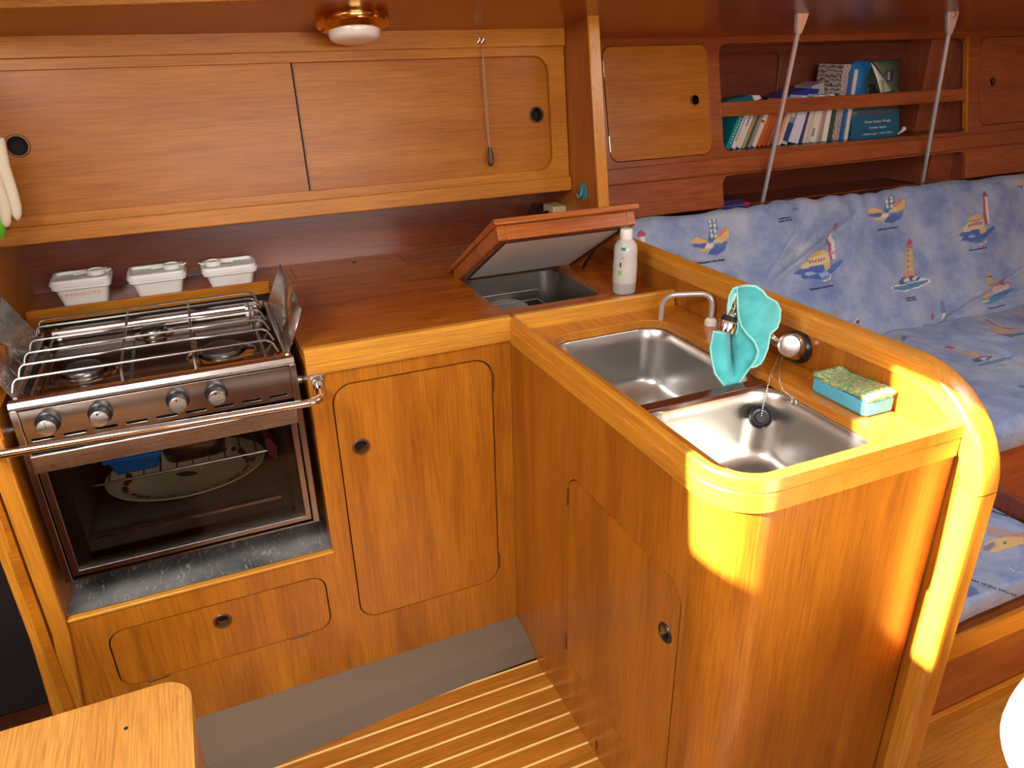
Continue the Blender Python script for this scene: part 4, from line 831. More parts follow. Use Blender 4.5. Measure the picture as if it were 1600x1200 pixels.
b1 = book('book', bx_(1314), bx_(1318)-bx_(1314), .245, .12, 0, (.02, .15, .42), 'narrow blue book between the magazine and the pilot book'); b2 = book('book', bx_(1318.6), bx_(1324)-bx_(1318.6), .243, .12, 0, (.70, .62, .50), 'narrow cream book left of the pilot book'); 
pbk = thing('pilot_book', (1.80, .75, ZS), 'large blue pilot book with a harbour photograph, propped face out on the shelf', 'book', 'books on the saloon shelf')
PB0, PB1 = bx_(1326), bx_(1404); PY = .722
def PPt(u, v, w_=0): # u 0..1 right, v 0..1 up ; cover bows a little
    return Vector((PB0+(PB1-PB0)*u+.010*v*u, PY+.24*.268*v*.92+.012*u*u+.02*max(0, u-.6)*v-w_, ZS+.27*v))
def pgrid(nm, poly, mt, off, nsub=6):
    from mathutils.geometry import delaunay_2d_cdt
    bm = BM(); fine = []
    for i in range(len(poly)):
        a_, b_ = np.array(poly[i], float), np.array(poly[(i+1) % len(poly)], float); fine += [tuple(a_+(b_-a_)*k_/nsub) for k_ in range(nsub)]
    pts = [Vector(p) for p in fine]; edges = [(i, (i+1) % len(fine)) for i in range(len(fine))]
    vo, eo, f_, *_ = delaunay_2d_cdt(pts, edges, [list(range(len(fine)))], 1, 1e-5)
    vv = [bm.verts.new(PPt(p.x, p.y, off)) for p in vo]
    for f in f_: bm.faces.new([vv[i] for i in f])
    return obj(nm, bm, mt, pbk, solid=.0004, angle=60)
bm = BM(); Gf = [[bm.verts.new(PPt(i/8, j/8, 0)) for j in range(9)] for i in range(9)]; Gb = [[bm.verts.new(PPt(i/8, j/8, -.014)) for j in range(9)] for i in range(9)]
for i in range(8):
    for j in range(8): bm.faces.new((Gf[i][j], Gf[i+1][j], Gf[i+1][j+1], Gf[i][j+1])); bm.faces.new((Gb[i][j], Gb[i][j+1], Gb[i+1][j+1], Gb[i+1][j]))
for i in range(8):
    bm.faces.new((Gf[i][0], Gb[i][0], Gb[i+1][0], Gf[i+1][0])); bm.faces.new((Gf[i][8], Gf[i+1][8], Gb[i+1][8], Gb[i][8])); bm.faces.new((Gf[0][i], Gf[0][i+1], Gb[0][i+1], Gb[0][i])); bm.faces.new((Gf[8][i], Gb[8][i], Gb[8][i+1], Gf[8][i+1]))
obj('cover', bm, colmat('pilot_blue', (.006, .12, .20), .35), pbk)
pgrid('cover_photo', [(0, .38), (1, .38), (1, 1), (0, 1)], colmat('photo_foliage', (.035, .055, .04)), .0008)
pgrid('photo_hill', [(.40, .99), (.99, .99), (.98, .55), (.78, .62), (.62, .80)], plain('photo_leaves', (.10, .14, .08), .5, bump=0), .0016)
pgrid('photo_water', [(0, .30), (1, .30), (1, .39), (.6, .41), (0, .42)], colmat('photo_water', (.07, .10, .13)), .0014)
pgrid('blue_tab', [(.0, .56), (.26, .56), (.28, .78), (.40, .97), (.30, 1), (.02, 1)], colmat('cover_blue', (.02, .22, .55), .35), .0018)
pgrid('turned_page', [(.34, .985), (.42, .93), (.80, .60), (.55, .585), (.46, .78)], colmat('page_white', (.78, .76, .72), .5), .006)
pgrid('page_tint', [(.505, .76), (.60, .74), (.63, .60), (.56, .59)], colmat('page_green', (.42, .55, .22), .5), .0068)
pgrid('photo_frame', [(.60, .70), (.82, .72), (.86, .88), (.64, .86)], colmat('photo_inset', (.03, .10, .18)), .0022)
pgrid('photo_figure', [(.71, .74), (.77, .74), (.76, .85), (.72, .85)], colmat('photo_figure', (.55, .35, .16)), .0028)
pgrid('photo_dark', [(.28, .56), (.52, .57), (.44, .70), (.30, .70)], colmat('photo_dark', (.012, .02, .018)), .0020)
for s_, v_, sz in (('Chiavari  Lavagna  Moneglia', .215, .0125), ('Portofino  Rapallo', .135, .0125), ("S. Margherita Ligure   S. Stefano D'Aveto", .055, .0098)):
    text('cover_title', s_, sz, (0, 0, 0), (1, 0, 0), (0, 0, 1), 'text_white', pbk, surf=lambda x, y, v_=v_: PPt(.52+x/(PB1-PB0), v_+y/.27, .0022))
pp = BM(); tube(pp, [(PB1-.02, .722, ZS+.008), (PB1+.01, .735, ZS+.012), (PB1+.03, .742, ZS+.022)], [.003, .006, .009], 10); tag(obj('rolled_paper', pp, 'paper'), 'small rolled white paper at the foot of the pilot book', 'paper')
# magazines lying low behind the backrest
mz = thing('magazine', (1.16, .74, .905), 'blue magazine lying on the low shelf behind the settee backrest', 'magazine', 'magazines behind the backrest')
bm = BM(); box(bm, 1.075, 1.245, .70, .85, .908, .925); obj('magazine_cover', bm, colmat('magazine_blue', (.015, .06, .34), .3), mz); bm = BM(); box(bm, 1.222, 1.246, .699, .851, .909, .926); obj('magazine_spine', bm, colmat('magazine_pink', (.6, .02, .14)), mz)
bm = BM(); box(bm, 1.08, 1.21, .705, .86, .926, .938); tag(obj('dark_magazine', bm, colmat('magazine_dark', (.05, .035, .06), .3)), 'dark patterned magazine lying on the blue one behind the backrest', 'magazine', 'magazines behind the backrest')
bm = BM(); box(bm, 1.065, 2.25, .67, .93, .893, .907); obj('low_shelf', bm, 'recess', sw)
# ------------------------------------------------------------------ steel support rods
def rod(pb, pt_, lab):
    t = thing('support_rod', pb, lab, 'rod', 'steel rods holding the backrest')
    pb, pt_ = Vector(pb), Vector(pt_); d_ = (pt_-pb).normalized(); L_ = (pt_-pb).length
    bm = BM(); tube(bm, [pb, pb+d_*(L_-.075)], .0075, 14); obj('rod_tube', bm, 'rod', t)
    u = Vector((1, 0, 0)); v = d_.cross(u).normalized()
    bm = BM(); o_ = pb+d_*(L_-.085); vs = []
    for h_, a_ in ((0, .009), (.03, .018), (.07, .025), (.100, .021)):
        vs.append([bm.verts.new(o_+d_*h_+u*a_*sx+v*b_) for sx, b_ in ((-1, -.008), (1, -.008), (1, .008), (-1, .008))])
    for A1, B1 in zip(vs[:-1], vs[1:]):
        for i in range(4): bm.faces.new((A1[i], A1[(i+1) % 4], B1[(i+1) % 4], B1[i]))
    bm.faces.new(vs[0][::-1]); bm.faces.new(vs[-1]); fk = obj('fork', bm, 'rod', t, .004)
    bm = BM(); lathe(bm, [(.007, 0), (.007, .003), (0, .004)], o_+d_*.068-v*(.008 if v.y > 0 else -.008), -v if v.y > 0 else v, 16); obj('pivot_bolt', bm, 'steel', fk)
    top_ = o_+d_*.07; zc = cz(top_.y)
    bm = BM(); box(bm, top_.x-.012, top_.x+.012, top_.y-.004, top_.y+.022, top_.z-.012, zc+.002); obj('ceiling_bracket', bm, 'rod', t, .003)
    return t
rod(on(1190, 322, 'y', .645), on(1256, 6, 'y', .47), 'polished steel rod from ceiling to backrest, left one in front of the books')
rod(on(1440, 292, 'y', .645), on(1489, 14, 'y', .47), 'polished steel rod from ceiling to backrest, right one beside the frame post')
# ================================================================== SETTEE
class Print:
    """flat print on a cushion: colours painted on a (u,v) grid"""
    def __init__(s, us, vs): s.U, s.V = np.meshgrid(us, vs, indexing='ij'); s.C = np.zeros(s.U.shape+(4,))
    def poly(s, pts, col):
        x, y = s.U, s.V; c = np.zeros(x.shape, bool); P_ = pts
        for i in range(len(P_)):
            (x1, y1), (x2, y2) = P_[i], P_[i-1]
            if y1 == y2: continue
            c ^= ((y1 > y) != (y2 > y)) & (x < (x2-x1)*(y-y1)/(y2-y1)+x1)
        s.C[c] = (*col, .84)
WHT, RED, YEL, BLU, TEA, ORG, NAV, TAN, DRD = (.74, .70, .64), (.42, .035, .05), (.70, .46, .12), (.03, .09, .36), (.03, .20, .36), (.66, .17, .05), (.02, .04, .16), (.52, .36, .15), (.22, .02, .035)
def Z(ox, oy, sc_): return lambda pts: [(ox+x*sc_, oy+y*sc_) for x, y in pts]
motifs = []      # (pixel polygon, colour)
z = Z(1200, 300, .1375)
def add(zf, pts, c): motifs.append((zf(pts), c))
# leaning red-and-white tower with its yellow house
SEA_A = [(310, 930), (340, 880), (390, 870), (600, 830), (690, 850), (835, 765), (840, 800), (700, 940), (600, 1000), (520, 990), (390, 985), (380, 940)]
for zf, tower, cap in ((z, [(715, 440), (765, 440), (745, 600), (757, 770), (690, 778), (668, 640), (690, 540)], [(703, 388), (740, 366), (777, 378), (780, 430), (713, 442)]),):
    add(zf, SEA_A, BLU); add(zf, [(400, 930), (480, 905), (540, 930), (460, 955)], (.40, .42, .62)); add(zf, [(560, 930), (650, 905), (700, 940), (600, 985)], (.30, .42, .60)); add(zf, [(700, 870), (830, 780), (790, 830), (700, 900)], TEA)
    add(zf, [(385, 820), (455, 780), (480, 742), (670, 690), (690, 800), (600, 830), (390, 872)], (.74, .58, .30)); add(zf, [(468, 738), (560, 662), (625, 645), (662, 695), (600, 720)], YEL); add(zf, [(620, 825), (690, 800), (690, 870), (640, 900)], YEL)
    for k_ in range(6): add(zf, [(468+k_*29, 782-k_*6), (486+k_*29, 778-k_*6), (486+k_*29, 812-k_*6), (468+k_*29, 816-k_*6)], RED)
    add(zf, tower, WHT); add(zf, [(668, 640), (690, 540), (705, 560), (700, 700), (720, 775), (690, 778)], RED); add(zf, [(715, 440), (735, 440), (705, 560), (690, 545)], RED); add(zf, cap, RED); add(zf, [(690, 690), (757, 680), (757, 715), (690, 725)], (.62, .30, .26)); add(zf, [(590, 1015), (680, 985), (700, 930), (708, 990), (640, 1022)], WHT)
z = Z(1380, 260, .1375)
add(z, [(845, 790), (900, 745), (1080, 710), (1160, 730), (1255, 670), (1250, 720), (1140, 820), (1060, 880), (960, 850), (890, 845), (910, 800)], BLU); add(z, [(960, 800), (1010, 775), (1040, 800), (980, 815)], (.40, .44, .62)); add(z, [(1000, 850), (1120, 820), (1100, 870), (1050, 880)], TEA); add(z, [(1050, 890), (1130, 870), (1160, 830), (1150, 880), (1090, 900)], WHT)
add(z, [(900, 690), (945, 665), (955, 640), (1135, 600), (1140, 690), (1080, 712), (905, 750)], (.74, .56, .28)); add(z, [(950, 630), (975, 570), (1085, 535), (1130, 590)], YEL); add(z, [(1075, 710), (1160, 685), (1155, 745), (1100, 775)], YEL)
for k_ in range(6): add(z, [(965+k_*27, 655-k_*6), (982+k_*27, 651-k_*6), (982+k_*27, 690-k_*6), (965+k_*27, 694-k_*6)], RED)
add(z, [(1138, 345), (1185, 340), (1192, 500), (1200, 655), (1150, 670), (1130, 560)], WHT); add(z, [(1138, 345), (1158, 345), (1160, 520), (1178, 660), (1150, 670), (1130, 560)], RED); add(z, [(1128, 350), (1130, 315), (1145, 300), (1155, 270), (1172, 298), (1188, 318), (1188, 342)], DRD)
# tan brick tower
z = Z(1380, 400, .1375); z2 = Z(1380, 260, .1375)
add(z, [(80, 350), (180, 320), (250, 230), (380, 190), (430, 240), (545, 262), (545, 300), (400, 370), (250, 405), (110, 390)], WHT); add(z, [(110, 355), (200, 335), (400, 290), (520, 262), (500, 300), (400, 345), (250, 392), (130, 380)], TEA); add(z, [(185, 295), (230, 240), (380, 195), (430, 240), (400, 280), (300, 300), (200, 330)], NAV); add(z, [(240, 260), (300, 240), (320, 280), (260, 300)], (.6, .6, .68)); add(z, [(340, 240), (400, 225), (390, 262), (350, 275)], (.6, .6, .68))
add(z2, [(275, 920), (355, 910), (375, 1200), (380, 1240), (245, 1245), (250, 1200)], TAN)
for k_ in range(9): add(z2, [(285+(k_ % 2)*25, 935+k_*32), (312+(k_ % 2)*25, 930+k_*32), (312+(k_ % 2)*25, 950+k_*32), (285+(k_ % 2)*25, 955+k_*32)], (.66, .54, .30) if k_ % 2 else (.28, .17, .06))
add(z2, [(280, 918), (285, 860), (315, 805), (350, 855), (355, 908)], RED); add(z2, [(290, 885), (350, 880), (350, 895), (290, 900)], (.66, .30, .26)); add(z, [(250, 190), (378, 165), (378, 200), (300, 235), (245, 235)], (.58, .28, .10))
# blue chequered tower and orange house (twice)
for z in (Z(960, 260, .2), None):
    if z is None:
        z_ = Z(1200, 300, .1375); mp_ = lambda pts: [(1385+(x-745)*.190, 322+(y-545)*.175) for x, y in pts]; z = mp_
    add(z, [(590, 590), (640, 545), (720, 580), (740, 605), (600, 605)], YEL); add(z, [(605, 605), (720, 600), (700, 645), (620, 630)], BLU); add(z, [(640, 655), (700, 640), (760, 630), (745, 665), (680, 672)], YEL); add(z, [(740, 660), (800, 610), (890, 580), (870, 650), (800, 695), (730, 690)], BLU); add(z, [(760, 615), (800, 600), (885, 600), (850, 630)], TEA); add(z, [(720, 610), (780, 600), (760, 640), (700, 640)], WHT)
    add(z, [(725, 400), (795, 395), (812, 520), (815, 560), (780, 590), (730, 600), (745, 500)], (.02, .13, .24))
    for r_1 in range(4):
        for c_1 in range(2): add(z, [(738+c_1*32+r_1*4, 408+r_1*40), (758+c_1*32+r_1*4, 406+r_1*40), (760+c_1*32+r_1*4, 436+r_1*40), (741+c_1*32+r_1*4, 438+r_1*40)], WHT)
    add(z, [(800, 530), (870, 475), (905, 490), (900, 560), (840, 600), (790, 590)], YEL); add(z, [(800, 545), (865, 478), (880, 490), (830, 545), (805, 560)], ORG); add(z, [(775, 575), (825, 570), (820, 595), (775, 598)], (.7, .5, .3))
# red cap by the bottle, tan tower with red roof, small towers by the seam
z = Z(960, 260, .2); add(z, [(190, 550), (232, 545), (236, 600), (195, 590)], WHT); add(z, [(170, 545), (175, 515), (205, 500), (235, 530), (236, 550), (180, 560)], RED)
z = Z(1380, 400, .1375)
add(z, [(1120, 540), (1150, 490), (1240, 470), (1300, 400), (1440, 370), (1460, 390), (1400, 450), (1280, 520), (1180, 548)], TEA); add(z, [(1115, 545), (1140, 500), (1230, 480), (1200, 520)], (.70, .52, .34)); add(z, [(1150, 220), (1170, 195), (1190, 165), (1215, 215), (1222, 300), (1225, 470), (1150, 480)], TAN); add(z, [(1160, 230), (1215, 225), (1215, 245), (1160, 250)], NAV); add(z, [(1155, 330), (1222, 320), (1222, 345), (1155, 352)], (.30, .18, .05)); add(z, [(1250, 400), (1250, 340), (1350, 300), (1420, 310), (1410, 370), (1270, 430)], (.72, .50, .44)); add(z, [(1255, 345), (1290, 290), (1390, 245), (1415, 275), (1330, 330)], RED); add(z, [(1365, 290), (1385, 285), (1385, 325), (1365, 330)], NAV)
add(z, [(665, 530), (685, 490), (712, 530), (715, 640), (670, 650)], (.12, .20, .32)); add(z, [(672, 650), (712, 640), (700, 735), (670, 735)], WHT); add(z, [(550, 660), (580, 655), (588, 710), (552, 720)], (.28, .10, .05))
add(Z(1180, 0, .2625), [(1550, 1085), (1600, 1065), (1600, 1100), (1560, 1100)], YEL); add(Z(1180, 0, .2625), [(1565, 1105), (1600, 1095), (1600, 1120)], BLU)
# part motifs on the top roll
add(Z(960, 260, .2), [(1195, 340), (1260, 318), (1420, 318), (1440, 335), (1300, 348)], BLU); add(Z(960, 260, .2), [(1250, 322), (1330, 315), (1360, 325), (1280, 335)], (.28, .34, .52))
# sailing marks near the bulkhead cap
add(Z(1100, 380, .3125), [(640, 355), (665, 335), (672, 362)], (.40, .26, .10)); add(Z(1100, 380, .3125), [(735, 400), (765, 368), (785, 405), (780, 412)], (.68, .50, .36)); add(Z(1100, 380, .3125), [(750, 402), (766, 378), (776, 404)], NAV)
S0 = np.array([0, .285, .478]); S1 = np.array([0, .545, .920]); SVd = (S1-S0)/np.linalg.norm(S1-S0); SN = np.array([0, -SVd[2], SVd[1]]); SLEN = np.linalg.norm(S1-S0)
def back_uv(x, y):
    p = onp(x, y, S0, SN); return (p[0], float((p-S0)@SVd))
def cushion(name, us, rows, disp, prn, label, nprint, parent=None, group=None, uend=True):
    """rows: list of (base point(yz), normal(yz)); us along X; first nprint rows carry the print"""
    nu, nv = len(us), len(rows)
    V = np.zeros((nu, nv, 3))
    for j, (p, n) in enumerate(rows): V[:, j, 0] = us; V[:, j, 1] = p[0]; V[:, j, 2] = p[1]
    Nn = np.array([[n[0], n[1]] for p, n in rows]); D = disp(us)
    V[:, :, 1] += D*Nn[None, :, 0]; V[:, :, 2] += D*Nn[None, :, 1]
    idx = np.arange(nu*nv).reshape(nu, nv)
    F = np.stack([idx[:-1, :-1], idx[1:, :-1], idx[1:, 1:], idx[:-1, 1:]], -1).reshape(-1, 4).tolist()
    F += [[int(i) for i in idx[0, ::-1]], [int(i) for i in idx[-1, :]]]
    me = bpy.data.meshes.new(name); me.from_pydata(V.reshape(-1, 3).tolist(), [], F); me.update()
    me.polygons.foreach_set('use_smooth', [True]*len(me.polygons))
    ca = me.color_attributes.new('print', 'FLOAT_COLOR', 'POINT'); C_ = np.zeros((nu, nv, 4)); C_[:, nprint[0]:nprint[1]] = prn.C; ca.data.foreach_set('color', C_.reshape(-1))
    me.materials.append(M['fabric']); o = bpy.data.objects.new(name, me); COL.objects.link(o); return o
# ---- backrest
us = np.arange(.497, 2.80, .0036); vs_ = np.arange(0, SLEN, .0036); prn = Print(us, vs_)
for pts, c in motifs: prn.poly([back_uv(*p) for p in pts], c)
rows = [((S0[1]+SVd[1]*v, S0[2]+SVd[2]*v), (SN[1], SN[2])) for v in vs_]
pe = np.array(rows[-1][0]); rT = .042; cen = pe-np.array([SN[1], SN[2]])*rT; a0 = math.atan2(SN[2], SN[1])
for a in np.linspace(a0-.12, a0-math.pi*.95, 16): rows.append(((cen[0]+rT*math.cos(a), cen[1]+rT*math.sin(a)), (math.cos(a), math.sin(a))))
rows.append(((.47, .56), (1, 0))); rows.append(((.40, .452), (0, -1))); rows.insert(0, ((S0[1]+.03, S0[2]-.012), (0, 0))); 
vv_ = np.array([-.01]+list(vs_)+[SLEN+.05]*16+[SLEN]*2); amp = np.array([0]+[1]*len(vs_)+[1]*12+[0]*6)
def bdisp(us):
    U, V = np.meshgrid(us, vv_, indexing='ij')
    d_ = .004*np.sin(U*9+V*4)+.003*np.sin(U*23-V*17)
    top_ = np.clip((V-.30)/.2, 0, 1)
    d_ += top_*.0045*np.sin(U*62+6*V+1.5*np.sin(U*11))*np.exp(-((U-1.45)/.42)**2)
    (xa, va), (xb, vb) = back_uv(1196, 442), back_uv(1322, 340)       # the long diagonal crease
    L_ = math.hypot(xb-xa, vb-va); tt = ((U-xa)*(xb-xa)+(V-va)*(vb-va))/L_**2; ds = ((U-xa)*(vb-va)-(V-va)*(xb-xa))/L_
    w_ = np.clip(tt*4, 0, 1)*np.clip((1.15-tt)*4, 0, 1)
    d_ += w_*(-.024*np.exp(-((ds-.018)/.014)**2)+.020*np.exp(-((ds+.020)/.026)**2))
    for (p, q, am) in (((1480, 500), (1600, 420), .010), ((1520, 470), (1600, 455), .006), ((1200, 430), (1240, 370), .006), ((1340, 330), (1320, 420), .005), ((1275, 330), (1240, 400), .004)):
        (xa, va), (xb, vb) = back_uv(*p), back_uv(*q); L_ = math.hypot(xb-xa, vb-va); tt = ((U-xa)*(xb-xa)+(V-va)*(vb-va))/L_**2; ds = ((U-xa)*(vb-va)-(V-va)*(xb-xa))/L_
        w_ = np.clip((tt+.15)*4, 0, 1)*np.clip((1.15-tt)*4, 0, 1); d_ += 1.7*w_*am*(-np.exp(-(ds/.010)**2)+.7*np.exp(-((ds+.022)/.02)**2))
    return d_*amp[None, :]
bc = cushion('backrest_cushion', us, rows, bdisp, prn, '', (1, 1+len(vs_)))
tag(bc, 'long blue settee backrest cushion printed with lighthouses', 'cushion', 'lighthouse print cushions')
def bsurf(u0, v0, ang=0.):
    c_, s_ = math.cos(ang), math.sin(ang)
    def f(x, y):
        u, v = u0+x*c_-y*s_, v0+x*s_+y*c_
        i = int(np.clip(np.searchsorted(us, u), 1, len(us)-1)); j = int(np.clip(round(v/.0036), 0, len(vs_)-2))+1
        p = Vector(bc.data.vertices[i*len(rows)+j].co); q = Vector((u, S0[1]+SVd[1]*v, S0[2]+SVd[2]*v)); n = Vector(SN); return q+n*((p-q).dot(n)+.0022)
    return f
for (x, y, s_, st) in ((1110, 409, 'Lighthouses of the World', .0112), (1282, 450, 'Lighthouses of the World', .0098), (1387, 357, 'Lighthouses of the World', .0094), (1525, 390, 'Lighthouses of the World', .0088), (1423, 467, 'Lighthouses\n of the World', .0092), (1224, 344, 'Lighthouses\n of the World', .0100), (1556, 480, 'Lighthouses of the World', .0084)):
    u_, v_ = back_uv(x, y); text('printed_caption', s_, st, (0, 0, 0), (1, 0, 0), (0, 0, 1), 'ink', bc, surf=bsurf(u_, v_))
# ---- seat
zS = .500
us2 = np.arange(.497, 2.80, .0045); ys2 = np.arange(.285, -.322, -.0045); p2 = Print(us2, ys2)
def seat_uv(x, y): p = on(x, y, 'z', zS); return (p[0], p[1])
sm_ = []
zz = Z(1440, 480, .175)
sm_ += [(zz([(205, 350), (240, 338), (300, 352), (260, 368)]), RED), (zz([(250, 368), (300, 365), (400, 395), (500, 400), (545, 430), (500, 450), (440, 430), (360, 405)]), TAN), (zz([(450, 450), (540, 435), (640, 435), (600, 465), (480, 485)]), NAV), (zz([(520, 450), (600, 440), (560, 470)]), (.6, .6, .66)), (zz([(480, 500), (640, 470), (760, 440), (820, 440), (700, 490), (520, 515)]), TEA), (zz([(640, 515), (800, 500), (720, 522)]), (.25, .25, .4)),
        (zz([(550, 95), (600, 105), (700, 160), (840, 190), (800, 200), (660, 165)]), RED), (zz([(600, 110), (700, 152), (820, 185), (700, 165)]), WHT), (zz([(620, 185), (690, 175), (880, 215), (840, 232), (690, 250), (650, 240)]), TAN), (zz([(650, 255), (700, 250), (840, 235), (914, 225), (914, 245), (760, 285), (680, 280)]), BLU), (zz([(800, 45), (900, 25), (914, 40), (850, 55)]), TAN),
        (zz([(850, 712), (914, 705), (914, 748)]), BLU), (Z(1380, 400, .1375)([(110, 940), (200, 900), (190, 960)]), TAN), (Z(1380, 400, .1375)([(195, 960), (220, 905), (275, 930), (230, 990)]), BLU)]
for pts, c in sm_: p2.poly([seat_uv(*p) for p in pts], c)
rows2 = [((.292, .43), (0, 0))]+[((y, zS), (0, 1)) for y in ys2]
rr_ = .035; yc = ys2[-1]
for a in np.linspace(.15, math.pi/2, 7): rows2.append(((yc-rr_*math.sin(a), zS-rr_+rr_*math.cos(a)), (-math.sin(a), math.cos(a))))
rows2 += [((yc-rr_, .418), (-1, 0)), ((yc-rr_+.02, .405), (0, -1))]
yv = np.array([.35]+list(ys2)+[yc-rr_]*9); am2 = np.array([0]+[1]*len(ys2)+[1]*5+[0]*4)
def sdisp(us):
    U, V = np.meshgrid(us, yv, indexing='ij'); d_ = .004*np.sin(U*7+V*9)+.003*np.sin(U*19-V*14)
    for (p, q, am) in (((1440, 505), (1600, 560), .008), ((1400, 520), (1560, 530), .006), ((1470, 500), (1600, 540), .005)):
        (xa, va), (xb, vb) = seat_uv(*p), seat_uv(*q); L_ = math.hypot(xb-xa, vb-va); tt = ((U-xa)*(xb-xa)+(V-va)*(vb-va))/L_**2; ds = ((U-xa)*(vb-va)-(V-va)*(xb-xa))/L_
        d_ += np.clip((tt+.2)*3, 0, 1)*np.clip((1.3-tt)*3, 0, 1)*am*(np.exp(-(ds/.018)**2)-.6*np.exp(-((ds-.03)/.015)**2))
    return d_*am2[None, :]
stc = cushion('seat_cushion', us2, rows2, sdisp, p2, '', (1, 1+len(ys2))); tag(stc, 'blue settee seat cushion printed with lighthouses below the backrest', 'cushion', 'lighthouse print cushions')
# ---- low bench cushion at the end of the counter
zL = .350; us3 = np.arange(.497, 1.142, .003); ys3 = np.arange(-.375, -.672, -.003); p3 = Print(us3, ys3)
def low_uv(x, y): p = on(x, y, 'z', zL); return (p[0], p[1])
zz = Z(1440, 640, .35)
lm_ = [([(290, 480), (380, 500), (457, 540), (457, 560), (330, 530)], (.30, .38, .56)), ([(280, 520), (380, 545), (457, 575), (457, 590), (300, 560)], (.45, .27, .20)), ([(270, 620), (285, 595), (320, 575), (430, 570), (457, 580), (457, 605), (360, 625), (330, 638), (280, 632)], YEL), ([(310, 580), (330, 570), (345, 610), (325, 622)], (.62, .40, .14)), ([(365, 590), (378, 588), (378, 600), (365, 602)], NAV), ([(280, 610), (320, 590), (330, 605), (300, 632), (275, 628)], (.20, .15, .20)), ([(400, 560), (457, 560), (457, 575), (400, 572)], ORG),
       ([(200, 770), (230, 800), (265, 840), (275, 870), (250, 885), (215, 850), (190, 820)], (.10, .08, .36)), ([(210, 775), (240, 790), (270, 835), (262, 845), (230, 810)], TEA), ([(185, 850), (230, 880), (240, 890), (180, 930)], (.62, .42, .12)), ([(160, 880), (190, 870), (200, 905), (165, 915)], ORG), ([(380, 690), (420, 715), (457, 720), (457, 728), (400, 712)], (.55, .55, .62))]
for pts, c in lm_: p3.poly([low_uv(*p) for p in zz(pts)], c)
rows3 = [((-.365, .28), (0, 0)), ((-.368, zL), (0, 0))]+[((y, zL), (0, 1)) for y in ys3]; yc3 = ys3[-1]; r3 = .012
for a in np.linspace(.2, math.pi/2, 5): rows3.append(((yc3-r3*math.sin(a), zL-r3+r3*math.cos(a)), (-math.sin(a), math.cos(a))))
rows3 += [((yc3-r3, .30), (-1, 0)), ((yc3-r3+.01, .286), (0, -1))]
yv3 = np.array([-.36]*2+list(ys3)+[yc3]*7); am3 = np.array([0, 0]+[1]*len(ys3)+[1]*5+[.6, 0])
def ldisp(us): U, V = np.meshgrid(us, yv3, indexing='ij'); return (.003*np.sin(U*13+V*11)+.0015*np.sin(U*41-V*23))*am3[None, :]
lcu = cushion('bench_cushion', us3, rows3, ldisp, p3, '', (2, 2+len(ys3))); tag(lcu, 'low blue bench cushion with lighthouse print beside the end of the bulkhead', 'cushion', 'lighthouse print cushions')
for x, y, sz in ((1534, 912, .0125), (1580, 808, .0125)):
    p = on(x, y, 'z', zL+.003); text('printed_caption', 'Lighthouses of the World', sz, p, (.45, -.9, 0), (.9, .45, 0), 'ink', lcu, .0012)
# settee base, end panel, bench front
sb = thing('settee_base', (1.6, 0, 0), 'shade-toned mahogany settee base under the lighthouse cushions', 'settee')
bxo('seat_box', 'sal', sb, .497, 2.9, -.335, .44, .0, .402); bm = BM(); plate(bm, [(.42, .404), (.44, .404), (.655, .84), (.630, .84)], [], (2.9, 0, 0), (0, 1, 0), (0, 0, 1), 2.403); obj('backrest_board', bm, 'sal', sb)
bxo('end_panel', 'salz', sb, 1.146, 1.168, -.69, -.3355, 0, .40, bevel=.003)
bn = thing('bench', (.8, -.6, 0), 'low mahogany bench front with a pale capping below the bench cushion', 'bench')
bxo('bench_box', 'sal', bn, .497, 1.145, -.690, -.3365, .0, .270); bxo('bench_cap', 'trim', bn, .497, 1.145, -.704, -.6905, .215, .280, bevel=.004); bxo('bench_kick', 'trim', bn, .497, 1.145, -.704, -.6905, .0, .035, bevel=.003)
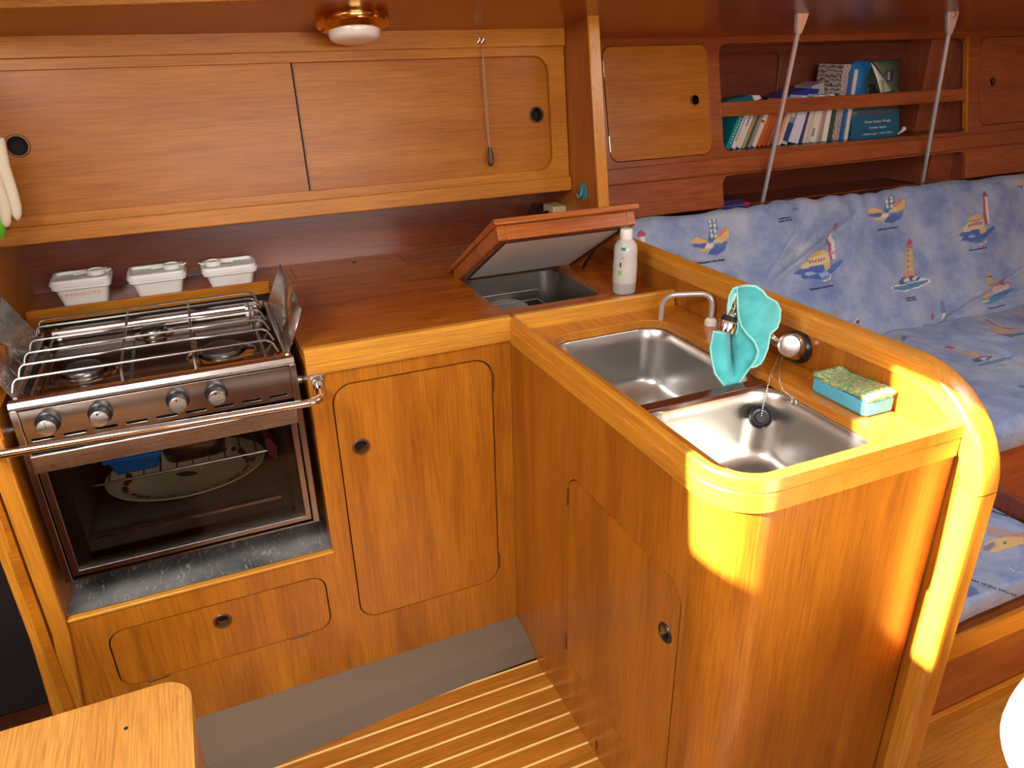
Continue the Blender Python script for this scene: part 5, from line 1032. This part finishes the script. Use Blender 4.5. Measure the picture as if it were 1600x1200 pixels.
# ================================================================== NEAR THINGS
st = thing('companionway_step', (-1.05, -.75, 0), 'oak companionway step with a rounded corner in the near left corner', 'step')
SO = rrect(-1.45, -1.15, -.742, -.483, .045, 8, only=(0,)); 
bm = BM(); plate(bm, SO, [], (0, 0, .600), (1, 0, 0), (0, 1, 0), .03); obj('tread', bm, 'step', st, .006, 3)
bm = BM(); plate(bm, rrect(-1.44, -1.14, -.748, -.490, .040, 8, only=(0,)), [], (0, 0, .571), (1, 0, 0), (0, 1, 0), .57); obj('step_box', bm, 'front', st, .002)
bm = BM(); lathe(bm, [(.003, 0), (.003, .0004), (0, .0005)], on(197, 1138, 'z', .6), (0, 0, 1), 12); obj('screw_plug', bm, 'dark', st)
gl = thing('work_glove', (-1.0, .45, 1.12), 'cream knitted glove with a green cuff hanging at the left edge above the cooker', 'glove')
def lobe(bm, pts, rs): tube(bm, pts, rs, 12)
for i, pp_ in enumerate((((-4, 215), (6, 262), (18, 300), (24, 322), (26, 334), (26.5, 341), (26.5, 344)), ((-22, 230), (-6, 285), (5, 315), (8, 334), (9, 346), (9.3, 352), (9.3, 354.5)), ((-40, 240), (-25, 300), (-16, 330), (-12, 345), (-11, 354), (-11, 360), (-11, 362)))):
    bm = BM(); lobe(bm, [on(x, y, 'y', .46-.012*i) for x, y in pp_], [.0125, .0125, .0125, .0118, .0100, .0065, .0015]); obj('finger', bm, 'cream', gl)
bm = BM(); lobe(bm, [on(x, y, 'y', .45) for x, y in ((-10, 335), (-4, 350), (0, 362), (2, 372))], [.012, .013, .011, .004]); obj('green_tip', bm, 'green', gl)
dv = FX+RX*(1838-800)/FPX-UX*(1240-600)/FPX; sv = (1.457-.68)/-dv[2]; fc = Vector(CAM+dv*sv); fr_ = .203*sv
wh = thing('white_stool', (fc.x, fc.y, 0), 'tall white round topped stool at the lower right edge, blown out by the sun', 'stool')
bm = BM(); lathe(bm, [(fr_*math.cos(a), fc.z+fr_*math.sin(a)) for a in np.linspace(0, math.pi/2-.05, 18)]+[(0, fc.z+fr_)], (fc.x, fc.y, 0), (0, 0, 1), 56); obj('round_top', bm, plain('white_vinyl', (.9, .9, .9), .5), wh)
bm = BM(); lathe(bm, [(fr_*.8, 0), (fr_*.8, .02), (fr_*.55, .04), (fr_*.5, fc.z-.03), (fr_*.95, fc.z-.001)], (fc.x, fc.y, 0), (0, 0, 1), 40); obj('pedestal', bm, plain('white_gelcoat', (.85, .85, .85), .35), wh)
